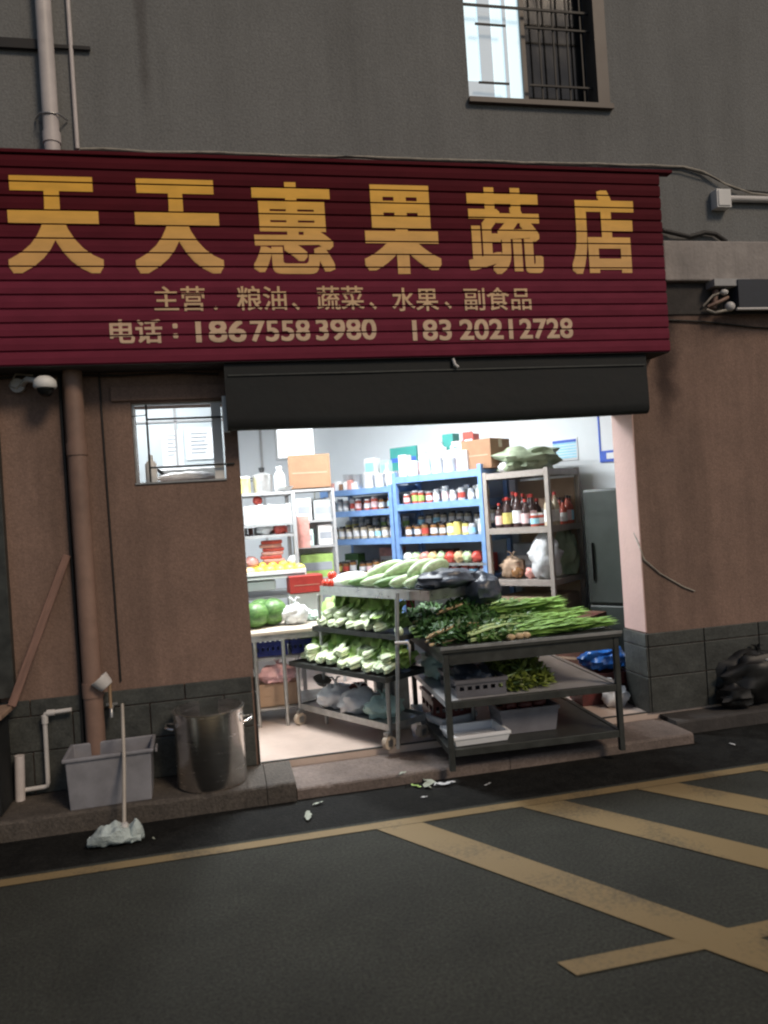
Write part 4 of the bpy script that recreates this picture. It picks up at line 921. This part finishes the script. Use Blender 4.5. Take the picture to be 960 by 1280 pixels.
# bok choy bunch: stalks with spoon shaped pale stems, leaves at the other end
def bokchoy(seed, L=.24, leafm='leaf'):
    random.seed(seed)
    t = thing('bok_choy', 'x', 'vegetable')
    a = MB(); b = MB()
    g = MB()
    for i in range(10):
        ang = random.uniform(-.38, .38); el = random.uniform(-.05, .30); o = Vector((ang * .06, 0, random.uniform(.016, .05)))
        d = Vector((math.sin(ang), math.cos(ang), el)).normalized(); l = L * random.uniform(.55, .70)
        pts = [o + d * (l * k / 5) for k in range(6)]
        a.tube(pts[:4], [.010, .021, .019, .014], 8, flat=.75); g.tube(pts[3:], [.0138, .010, .006], 8, flat=.6)
        for j in range(4):
            e = pts[-2] + d * .012 * j; w = random.uniform(.035, .06); ll = random.uniform(.08, .13); q = d.copy(); q.rotate(Euler((random.uniform(-.3, .7), random.uniform(-.3, .3), random.uniform(-.8, .8))))
            s = q.cross(Vector((random.uniform(-.4, .4), 0, 1))).normalized() * w; n_ = Vector((0, 0, random.uniform(.005, .03)))
            P_ = [e, e + q * ll * .35 + s - n_, e + q * ll * .8 + s * .8 + n_ * .5, e + q * ll, e + q * ll * .8 - s * .8 + n_, e + q * ll * .35 - s - n_ * .4, e + q * ll * .5 + n_]
            P_ = [Vector((p.x, p.y, max(.004, p.z))) for p in P_]
            b.add(P_, [(0, 1, 6), (1, 2, 6), (2, 3, 6), (3, 4, 6), (4, 5, 6), (5, 0, 6)], 0, True)
    g.build('stem_tops', 'stem_green', t)
    a.build('stems', 'stem_white', t); b.build('leaves', leafm, t)
    return t
random.seed(11)
bk = [bokchoy(31, leafm='leaf_bright'), bokchoy(32, leafm='leaf_mid'), bokchoy(33, leafm='leaf_pale'), bokchoy(34, .2, 'leaf_bright'), bokchoy(35, .27, 'leaf_pale'), bokchoy(36, .22, 'leaf_mid')]
ORD = ['first', 'second', 'third', 'fourth', 'fifth', 'sixth', 'seventh', 'eighth', 'ninth', 'tenth', 'eleventh', 'twelfth', 'thirteenth']
used = set()
def place(protos, k, loc, rot, label, group, scale=1.0):
    o = protos[k]
    if id(o) not in used and False: pass
    c = copy_tree(o, loc, rot, label, group, scale)
    return c
for i in range(12):
    x = -.93 + i * .08; 
    place(bk, random.randrange(6), FS.p(x, .015 + random.uniform(-.015, .05), .533), (R(random.uniform(0, 12)), 0, FS.rz + random.uniform(-.45, .45)), 'white stemmed bok choy on the lower tray front row, %s from the far end' % ORD[i], 'bok choy on the lower tray', random.uniform(.8, 1.15))
for i in range(9):
    x = -.88 + i * .10
    place(bk, random.randrange(6), FS.p(x + random.uniform(-.02, .02), .08 + random.uniform(-.05, .03), .585 + random.uniform(-.01, .02)), (R(random.uniform(-6, 12)), 0, FS.rz + random.uniform(-.5, .5)), 'bok choy piled on top on the lower tray, %s from the far end' % ORD[i], 'bok choy on the lower tray', random.uniform(.75, 1.1))
for i in range(9):
    x = -.79 + i * .096
    if i > 6: continue
    place(bk, [0, 0, 1, 2, 3, 3, 2][i], FS.p(x, .11, .773), (R(random.uniform(0, 12)), 0, FS.rz + random.uniform(-.5, .5) - .3), 'pale bok choy on the middle tray, %s from the far end' % ORD[i], 'bok choy on the middle tray', random.uniform(.9, 1.1))
for i in range(5):
    place(bk, [0, 1, 2, 2, 3][i], FS.p(-.76 + i * .13, .14, .825), (R(8), 0, FS.rz + random.uniform(-.7, .4)), 'bok choy lying topmost on the middle tray, %s from the far end' % ORD[i], 'bok choy on the middle tray', random.uniform(.9, 1.05))
for o in bk:
    for c in kids(o): bpy.data.objects.remove(c)
    bpy.data.objects.remove(o)
# white radishes, onions near the post
for i, (x, y, z) in enumerate(((.0, .13, .80), (-.04, .16, .80), (.03, .22, .80))):
    tag(MB().ell((0, 0, 0), .028, .03, .028).build('onion', 'stem_white', loc=FS.p(x, y, z - .002)), ['white onion at the near end of the middle tray', 'white onion beside the bok choy on the middle tray', 'white onion behind the other two on the middle tray'][i], 'onion', 'white onions by the stand post')
# gourds, radish, tomatoes on the upper tray
def gourd(loc, L, r, rz, m, label, tilt=0, cat='gourd', name='winter_melon', group='gourds on the upper tray'):
    pts = []; rs = []
    for i in range(13):
        t = i / 12; pts.append(((t - .5) * L, .03 * L * 4 * t * (1 - t), -.15 * r * math.cos(t * 6))); rs.append(max(.004, r * (max(0, 1 - abs(2 * t - 1) ** 2.6)) ** .5 * (.85 + .2 * t)))
    t = tag(MB().tube(pts, rs, 16).build(name, m), label, cat, group); t.location = loc; t.rotation_euler = (0, tilt, rz); return t
GZ = 1.052
gl = [(-.50, .20, .30, .038, .50, 'gourd', 'pale green winter melon lying beside the white radishes'),
      (-.40, .19, .30, .040, .62, 'gourd_dark', 'dark green melon in the front row, left of centre on the upper tray'),
      (-.26, .20, .33, .044, .55, 'gourd', 'long pale green winter melon at the front centre of the upper tray'),
      (-.14, .19, .30, .038, .60, 'gourd_dark', 'dark green melon right of the long pale one on the upper tray'),
      (-.02, .20, .28, .045, .72, 'gourd', 'pale winter melon at the front near the right of the upper tray'),
      (.10, .20, .26, .044, .62, 'gourd', 'pale winter melon nearest the black bag'),]
for (x, y, L, r_, a, m, lb) in gl: gourd(FS.p(x, y + .07, GZ + r_), L, r_, FS.rz + a + .25, m, lb)
for i, (x, y, L, r_, a, m, lb) in enumerate([(-.34, .30, .30, .042, .9, 'gourd', 'pale winter melon in the back row above the dark green one'),
      (-.16, .30, .30, .045, 1.0, 'gourd', 'pale winter melon in the middle of the back row'), (.02, .30, .24, .05, 1.3, 'gourd', 'short fat pale melon standing up at the back'), (.11, .32, .22, .05, 1.35, 'gourd', 'fat pale melon at the right end of the back row')]):
    gourd(FS.p(x, y + .05, GZ + .07 + r_), L, r_, FS.rz + a, m, lb, -.25)
for i, (x, y) in enumerate(((-.66, .20), (-.60, .22), (-.55, .27), (-.63, .30))):
    gourd(FS.p(x, y, GZ + .032 + .03 * (i > 2)), .26, .032, FS.rz + .45 + .08 * i, 'radish', ['white radish nearest the tomatoes', 'white radish second from the tomatoes', 'white radish beside the gourds', 'white radish lying on top of the others'][i], cat='radish', name='white_radish', group='white radishes on the upper tray')
for i, (x, y, z) in enumerate(((-.755, .16, 0), (-.70, .155, 0), (-.755, .22, 0), (-.72, .19, .05))):
    t = thing('tomato', ['red tomato at the far front corner of the upper tray', 'red tomato next to the radishes on the upper tray', 'red tomato behind the corner one', 'red tomato on top of the other three'][i], 'tomato', FS.p(x, y, GZ + .03 + z), 0, 'tomatoes on the upper tray')
    MB().ell((0, 0, 0), .034, .034, .029).build('fruit_body', 'tomato', t); MB().add([(0, 0, .031), (.014, .004, .029), (.004, .014, .029), (-.014, -.003, .029), (-.004, -.014, .029)], [(0, 1, 2), (0, 3, 4)]).build('stalk', 'leaf_dark', t)
bag(FS.p(.20, .37, GZ), .15, .22, .10, 'bag_black', 'shiny dark blue black plastic bag spread over the right end of the upper tray', 21, False, rot=FS.rz, amp=.3)
bag(FS.p(.30, .58, GZ - .12), .13, .13, .16, 'bag_black', 'black bag sagging behind the stand over the leafy greens', 24, False, rot=FS.rz, amp=.3)
bag(FS.p(-.20, .13, .237), .13, .10, .11, 'bag_mint', 'pale mint plastic bag on the bottom shelf of the stepped stand', 22)
bag(FS.p(-.42, .12, .237), .14, .11, .13, 'bag_white', 'white plastic bag in the middle of the bottom shelf of the stepped stand', 25)
bag(FS.p(-.66, .11, .237), .13, .10, .14, 'bag_white', 'white plastic bag at the far end of the bottom shelf of the stepped stand', 27)
bag(FS.p(-.50, .18, .35), .06, .05, .05, 'maroon_goods', 'small dark red pack on the white bags of the bottom shelf', 28, False)
bo = thing('steel_bowl', 'small steel bowl tipped on the white bags of the bottom shelf', 'bowl', FS.p(-.78, .08, .385), .3); bo.rotation_euler = (.4, .2, 0)
MB().lathe([(0, 0), (.03, 0), (.065, .04), (.062, .04), (.028, .005), (0, .005)], seg=20).build('bowl_body', 'steel', bo)
for i, (x, m_) in enumerate(((-.46, 'yellow_tub'), (-.39, 'jar_amber'), (-.28, 'pink_goods'))):
    t = thing('storage_jar', ['mustard yellow jar', 'brown jar', 'orange bag like jar'][i] + ' behind the bok choy under the middle tray', 'jar', FS.p(x, .36, .44)); t.location.z = .44
    MB().lathe([(0, 0), (.04, 0), (.042, .15), (.03, .165)], seg=16).build('jar_body', m_, t); MB().lathe([(.034, .165), (.034, .19), (0, .19)], seg=14).build('lid', m_, t)
    MB().box(-.05, .05, -.05, .05, -.34, -.001).build('stand_block', 'steel_dull', t)

# ---------------------------------------------------------------- front right table
ft_ = thing('display_table', 'dark steel three tier table heaped with leafy greens in front of the doorway', 'table', (1.20, -.42, .06), R(-2.5))
TW, TD = 1.03, 1.12
for x, y in ((.0, .0), (TW, .0), (.03, TD), (TW, TD)): MB().box(x - .016, x + .016, y - .016, y + .016, 0 if y == 0 else .04, .665).build('leg', 'steel_dark', ft_, bevel=.003)
for z, nm, w in ((.70, 'top_board', 'wood_board'),):
    MB().box(-.03, TW + .03, -.03, TD + .03, z - .03, z).build('tabletop', 'steel_dark', ft_, bevel=.004)
    MB().box(-.032, TW + .032, -.036, -.031, z - .010, z + .008).build('edge_trim', 'steel_dull', ft_)
    MB().box(.018, TW - .018, -.012, .008, z - .10, z - .031).box(-.012, .008, .018, TD - .018, z - .10, z - .031).build('apron_rail', 'steel_dark', ft_)
def shelf_(z, nm, m):
    mb = MB(); mb.box(.02, TW - .02, .02, TD - .02, z - .012, z); mb.box(-.012, .016, .017, TD - .02, z - .03, z + .004); mb.box(TW - .016, TW + .012, .017, TD - .02, z - .03, z + .004)
    mb.build(nm, m, ft_)
    MB().box(.017, TW - .017, -.016, .016, z - .035, z + .006).build('front_rail', 'steel_dark', ft_, bevel=.002)
shelf_(.385, 'middle_shelf', 'pale_metal'); shelf_(.115, 'bottom_shelf', 'steel_dark')
FT = Frame(1.20, -.42, R(-2.5))
TZ = .762
def leafy(seed, L, W, H, n, m, stalks=0, sm='stem_green', size=.03, strap=False):
    random.seed(seed); t = thing('leafy_greens', 'x', 'vegetable')
    b = MB(); a = MB()
    for i in range(n):
        u = random.random(); x = (u - .5) * L; 
        rr = random.random() ** .5; th = random.uniform(0, math.pi * 2)
        env = .5 + .5 * math.sin(math.pi * min(1, .15 + u * .8))
        y = math.cos(th) * rr * W * env; z = max(.004, H * .5 * env + math.sin(th) * rr * H * .5 * env)
        e = Vector((x, y, z)); q = Vector((random.uniform(-.3, 1), random.uniform(-.8, .8), random.uniform(-.4, .6))).normalized()
        w = size * random.uniform(.5, 1.1); ll = size * random.uniform(1.2, 2.6)
        if strap: q = Vector((1, random.uniform(-.14, .14), random.uniform(-.10, .10))).normalized(); ll = random.uniform(.09, .20); w *= 2.0; e.x -= ll * .4
        s = q.cross(Vector((random.uniform(-.3, .3), random.uniform(-.3, .3), 1))).normalized() * w * .5
        n_ = Vector((0, 0, random.uniform(.0, .012)))
        P_ = [e, e + q * ll * .4 + s, e + q * ll - n_, e + q * ll * .4 - s, e + q * ll * .5 + n_]
        P_ = [Vector((p.x, p.y, max(.003, p.z))) for p in P_]
        b.add(P_, [(0, 1, 4), (1, 2, 4), (2, 3, 4), (3, 0, 4)], 0, True)
    for i in range(stalks):
        y0 = random.uniform(-W, W) * .6; z0 = random.uniform(.01, H * .75); dy = random.uniform(-.05, .05)
        a.tube([(-L * .62, y0 * .55, z0 * .7 + .008), (-L * .2, y0, z0 + .01), (L * .2, y0 + dy * .5, z0 + .015), (L * .5, y0 + dy, max(.008, z0))], [.0085, .008, .006, .003] if strap else [.0065, .006, .005, .002], 6, flat=.6 if strap else 1)
    b.build('leaves', m, t)
    if stalks: a.build('stalks', sm, t)
    return t
lf = [leafy(41, .30, .085, .12, 620, 'leaf_dark', 8, 'root', .032), leafy(42, .30, .10, .13, 700, 'leaf_dark', 5, 'leaf', .030), leafy(43, .46, .055, .075, 260, 'leaf_strap', 14, 'stalk_long', .020, True), leafy(44, .30, .085, .10, 420, 'leaf', 12, 'stem_green', .026), leafy(45, .28, .12, .13, 520, 'leaf_olive', 8, 'stem_green', .032)]
random.seed(5)
spots = [  # kind, x, y, z, heading
 (0, .10, .16, 0, 20, 'dark leafy bunch with tan roots at the front left corner of the display table'),
 (1, .08, .42, 0, 8, 'dark leafy bunch behind the front left one on the display table'),
 (0, .14, .70, 0, 5, 'dark leafy bunch by the stand post at the left of the display table'),
 (1, .12, .95, .0, 0, 'dark leafy bunch at the back left corner of the display table'),
 (1, .30, .30, .02, 40, 'dark leafy bunch leaning towards the middle of the display table'),
 (3, .34, .12, 0, 15, 'mid green leafy bunch at the front edge, right of the roots'),
 (1, .34, .58, .02, 20, 'dark leafy bunch heaped in the middle of the display table'),
 (0, .26, .46, .085, 10, 'dark leafy bunch on top of the left heap of greens'),
 (3, .36, .82, .02, -10, 'mid green leafy bunch under the small white cup'),
 (3, .50, .34, .01, -15, 'mid green bunch between the dark leaves and the long stalks'),
 (2, .62, .14, 0, 6, 'long stalk greens along the front edge of the display table'),
 (2, .80, .11, 0, 3, 'long stalk greens at the front right corner of the display table'),
 (2, .66, .30, .02, 8, 'second bunch of long stalk greens back from the front edge'),
 (2, .78, .46, .02, 4, 'long stalk greens in the middle right of the display table'),
 (2, .70, .60, .045, 12, 'long stalk greens crossing the top of the right heap'),
 (2, .74, .78, .03, 5, 'long stalk greens behind the right heap'),
 (2, .64, .44, .10, 10, 'bright stalk bunch topmost on the right heap'),
 (2, .60, .92, .03, -4, 'long stalk greens furthest back on the right of the display table'),
 (3, .52, .66, .06, 0, 'mid green bunch on top near the middle of the display table'),
]
for (k, x, y, z, a, lb) in spots:
    copy_tree(lf[k], FT.p(x, y, TZ + z), (R(random.uniform(-5, 5)), R(-3), FT.rz + R(a)), lb, 'leafy greens on the display table', 1.0)
for (x, y, z, a, lb) in ((.52, .18, 0, 10, 'yellowish leafy greens at the front of the middle shelf of the display table'), (.60, .45, .0, 60, 'yellowish leafy greens further back on the middle shelf of the display table'), (.46, .34, .06, 100, 'topmost yellowish greens heaped on the middle shelf')):
    copy_tree(lf[4], FT.p(x, y, .447 + z), (0, 0, FT.rz + R(a)), lb, 'greens on the middle shelf')
for o in lf:
    for c in kids(o): bpy.data.objects.remove(c)
    bpy.data.objects.remove(o)
for i, (x, y) in enumerate(((.40, .0), (.455, .01), (.50, .02))):
    tag(MB().ell((0, 0, 0), .028, .02, .018, amp=.3, seed=i).build('ginger_root', 'root', loc=FT.p(x, y + .02, TZ + .018)), ['tan root at the table edge left of the other two', 'tan root between two others at the table edge', 'tan root at the table edge right of the other two'][i], 'root', 'tan roots at the table edge')
cp = thing('white_cup', 'small white plastic cup standing among the dark greens', 'cup', FT.p(.44, .80, TZ + .17)); MB().lathe([(0, 0), (.028, 0), (.034, .065), (.031, .065), (.026, .004), (0, .004)], seg=20).build('cup_body', 'lid_white', cp)
MB().tube([(0, 0, -.17), (0, 0, -.001)], .02, 10).build('cup_stem', 'leaf_dark', cp)
# lower shelves
crate(FT.p(.22, .27, .448), FT.rz, .30, .40, .10, 'milky_shaded', 'grey basket of dark greens at the left of the middle shelf', 'basket')
bag(FT.p(.22, .27, .46), .13, .17, .12, 'bag_black', 'dark bag filling the grey basket on the middle shelf', 41, False)
bag(FT.p(.14, .68, .448), .15, .18, .15, 'bag_mint', 'pale mint plastic bag at the back left of the middle shelf', 42, False)
tag(MB().box(-.10, .10, -.08, .08, 0, .02).build('styrofoam_lid', 'foam', loc=FT.p(.26, .92, .56)), 'pale lid on the mint bag of the middle shelf', 'lid')
bag(FT.p(.52, .98, .448), .2, .08, .06, 'bag_blue', 'flat blue grey bag at the back of the middle shelf', 43, False)
ftr = thing('foam_tray', 'shallow white foam tray at the front left of the bottom shelf', 'tray', FT.p(.19, .17, .178), FT.rz + .06)
open_tub(.34, .26, .06, .92, .012, .006).build('tray_body', 'foam', ftr, bevel=.004)
tag(open_tub(.26, .2, .05, .92, .01, .006).build('foam_tray', 'foam', loc=FT.p(.15, .58, .18), rz=.3), 'smaller white foam tray behind the front one on the bottom shelf', 'tray')
cbn = thing('clear_bin', 'clear plastic bin of dark red vegetables on the bottom shelf of the display table', 'bin', FT.p(.53, .28, .178), FT.rz)
open_tub(.36, .27, .15, .9, .004, .008).build('bin_body', 'milky_bin', cbn)
MB().box(-.15, .15, -.11, .11, .01, .11).build('liner', 'pink_goods', cbn)
for i, (x, y) in enumerate(((-.09, -.04), (.0, -.05), (.09, -.03), (-.05, .04), (.06, .05))):
    p = FT.p(.53 + x, .28 + y, .178 + .15)
    tag(MB().ell((0, 0, 0), .05, .04, .035, amp=.3, seed=i + 50).build('red_onion', 'maroon_goods', loc=p), ['red onion at the front left', 'red onion at the front centre', 'red onion at the front right', 'red onion at the back left', 'red onion at the back right'][i] + ' of the clear bin', 'onion', 'red onions in the clear bin')
crate(FT.p(.16, .72, .062 + .118), FT.rz, .26, .34, .17, 'maroon_goods', 'dark red crate behind the foam trays on the bottom shelf')
bag(FT.p(.93, .95, .18), .09, .09, .17, 'bag_red', 'bright red plastic bag at the right back of the bottom shelf', 45)
carton(FT.p(.72, 1.02, .062 + .118), FT.rz, .26, .12, .18, 'dark red box beside the red bag under the table', 'red_crate', tapem='maroon_goods')
# right rear items between table and fridge
crate((2.58, .48, .101), R(-5), .34, .26, .22, 'maroon_goods', 'dark red crate on the floor behind the display table')
bag((2.62, .46, .33), .17, .13, .13, 'bag_blue', 'bright blue plastic bag on the dark red crate', 46)
bag((2.95, .50, .26), .14, .12, .15, 'bag_blue', 'bright blue plastic bag by the door jamb', 47)
carton((2.95, .52, .101), 0, .3, .26, .155, 'dark carton under the blue bag by the door jamb', 'steel_dark', tapem='steel_dark')
tag(MB().lathe([(.06, 0), (.0, .12)], seg=16).lathe([(0, 0), (.06, 0)], seg=16).build('paper_cone', 'paper', loc=(2.93, .50, .43)), 'white paper cone on the blue bag by the door jamb', 'paper')
bag((2.60, .28, .101), .09, .08, .13, 'bag_white', 'pale bag on the floor right of the display table', 48)
carton((2.60, .86, .101), RD, .42, .30, .58, 'dark brown carton standing left of the upright freezer', 'brown_goods', tapem='maroon_goods')
carton(FW.p(.24, -.24, .101), RD, .50, .28, .60, 'dark brown carton between the brown rack and the display table', 'brown_goods', tapem='maroon_goods')
# fridge
FF = Frame(2.831, 1.048, RD)
fg = thing('upright_freezer', 'dark grey green upright freezer between the brown rack and the pink jamb', 'freezer', FF.p(0, 0, .1), RD)
MB().box(0, .62, .03, .40, .04, 1.52).build('cabinet_body', 'fridge', fg, bevel=.008)
dr = MB().box(.01, .61, .0, .028, .62, 1.51).build('door', 'fridge', fg, bevel=.008); MB().box(.05, .07, -.03, -.001, .8, 1.1).build('handle', 'steel_dark', dr)
MB().box(.01, .61, .0, .028, .05, .60).build('door', 'fridge', fg, bevel=.008)
for x in (.04, .58): MB().tube([(x, .2, 0), (x, .2, .039)], .02, 8).build('foot', 'black_plastic', fg)
# notices on the white wall behind the racks
FWALL = Frame(3.98, .301, math.atan2(3.93 - .301, 1.06 - 3.98))
def notice(s, z0, w, h, kind, label):      # s = metres along the wall from the front
    d = FWALL
    # local x runs away along the wall; room side is +y of this frame
    t = thing('wall_notice', label, 'notice', d.p(s, .002, 0), d.rz)
    MB().box(-w / 2, w / 2, .0, .006, z0, z0 + h).build('sheet', 'paper', t)
    if kind == 0:
        MB().box(-w / 2 + .01, w / 2 - .01, .0065, .009, z0 + h * .82, z0 + h - .01).build('header', 'ink_blue', t)
        q = MB()
        for i in range(6): q.box(-w / 2 + .01, w / 2 - .01, .0065, .009, z0 + .02 + i * h * .125, z0 + .02 + i * h * .125 + h * .085)
        q.build('print', 'ink_sky', t)
    else:
        MB().box(-w / 2 - .015, -w / 2, .0, .012, z0 - .015, z0 + h).box(w / 2, w / 2 + .015, .0, .012, z0 - .015, z0 + h).box(-w / 2, w / 2, .0065, .012, z0 - .015, z0 + .08).build('frame', 'ink_blue', t)
        MB().box(-w / 4, w / 4, .0125, .014, z0 + .01, z0 + .06).build('print', 'paper', t)
    return t
notice(1.62, 1.89, .24, .19, 0, 'sky blue printed notice on the white wall above the brown rack')
notice(1.20, 1.86, .18, .60, 1, 'blue framed white notice on the wall beside the pink jamb')
lp = thing('glow_panel', 'bright white glowing panel on the back wall above the big cardboard box', 'lamp', (.88, 3.915, 2.22))  # emissive panel put in for a bright patch, no known lamp
MB().box(-.20, .20, -.01, .02, 0, .55).build('panel', 'panel_glow', lp); MB().box(-.22, -.201, -.02, .02, -.02, .56).box(.201, .22, -.02, .02, -.02, .56).box(-.2, .2, -.02, .02, -.02, -.001).build('frame', 'white_paint', lp)
tag(MB().box(-.012, .012, -.02, .0, 0, 2.6).build('wall_batten', 'grey_paint', loc=(.50, 3.935, .12)), 'narrow vertical grey strip on the back wall left of the glowing panel', 'strip')

# ---------------------------------------------------------------- dark heap and litter outside
bag((3.52, -.02, .1), .30, .12, .30, 'black_plastic', 'black rubbish bag against the dark tiles at the far right', 61, True, 'rubbish_bag')
bag((3.30, -.06, .1), .13, .09, .13, 'black_plastic', 'smaller black rubbish bag left of the big one', 62, True, 'rubbish_bag')
tag(MB().ell((0, 0, 0), .045, .02, .008, amp=.4).build('plastic_scrap', 'bag_white', loc=(3.55, -.11, .395)), 'pale scrap lying on top of the big black rubbish bag', 'scrap')
bag((-1.30, -.40, .0), .10, .06, .08, 'black_plastic', 'small black bag at the kerb at the far left', 63, True, 'rubbish_bag')
random.seed(3)
def scrap(x, y, z, s, m, label, seed):
    mb = MB(); n = 9; v = []
    for i in range(n + 1):
        for j in range(4):
            a = i / n; w = s * .3 * math.sin(math.pi * (a * .85 + .1))
            v.append(((a - .5) * s, (j / 3 - .5) * w + .25 * s * noise.noise(Vector((a * 3, seed, 0))), .006 + .16 * s * abs(noise.noise(Vector((a * 4, j * .9, seed))))))
    f = [(i * 4 + j, (i + 1) * 4 + j, (i + 1) * 4 + j + 1, i * 4 + j + 1) for i in range(n) for j in range(3)]
    mb.add(v, f, 0, True); o = mb.build('plastic_scrap' if m == 'bag_white' else 'leaf_scrap', m, loc=(x, y, z), rz=random.uniform(0, 6)); return tag(o, label, 'scrap')
scrap(1.06, -.40, .0, .17, 'scrap', 'pale torn cabbage leaf on the road before the doorstep', 1)
scrap(1.14, -.45, .0, .13, 'bag_white', 'curled white plastic strip beside the torn leaf', 2)
scrap(.98, -.42, .0, .08, 'leaf_pale', 'small green leaf scrap left of the torn leaf', 3)
scrap(.92, -.36, .06, .06, 'scrap', 'small leaf scrap on the doorstep edge', 4)
scrap(.42, -.47, .0, .07, 'scrap', 'pale scrap at the foot of the doorstep corner', 5)
scrap(1.36, -.55, .0, .05, 'bag_white', 'tiny white scrap on the dark gutter right of the leaf', 6)
scrap(.98, -.60, .0, .04, 'bag_white', 'tiny white scrap beside the edge line', 7)
scrap(-.42, -.62, .0, .035, 'scrap', 'tiny pale scrap on the road right of the mop', 8)
scrap(2.95, -.48, .0, .05, 'bag_white', 'tiny white scrap on the dark gutter at the right', 9)
scrap(.35, -.62, .0, .12, 'scrap', 'thin grey smear of litter in the gutter below the kerb end', 10)

for _o in C.objects:
    if _o.get('label') and not 4 <= len(_o['label'].split()) <= 16: print('LABELLEN', len(_o['label'].split()), _o['label'])
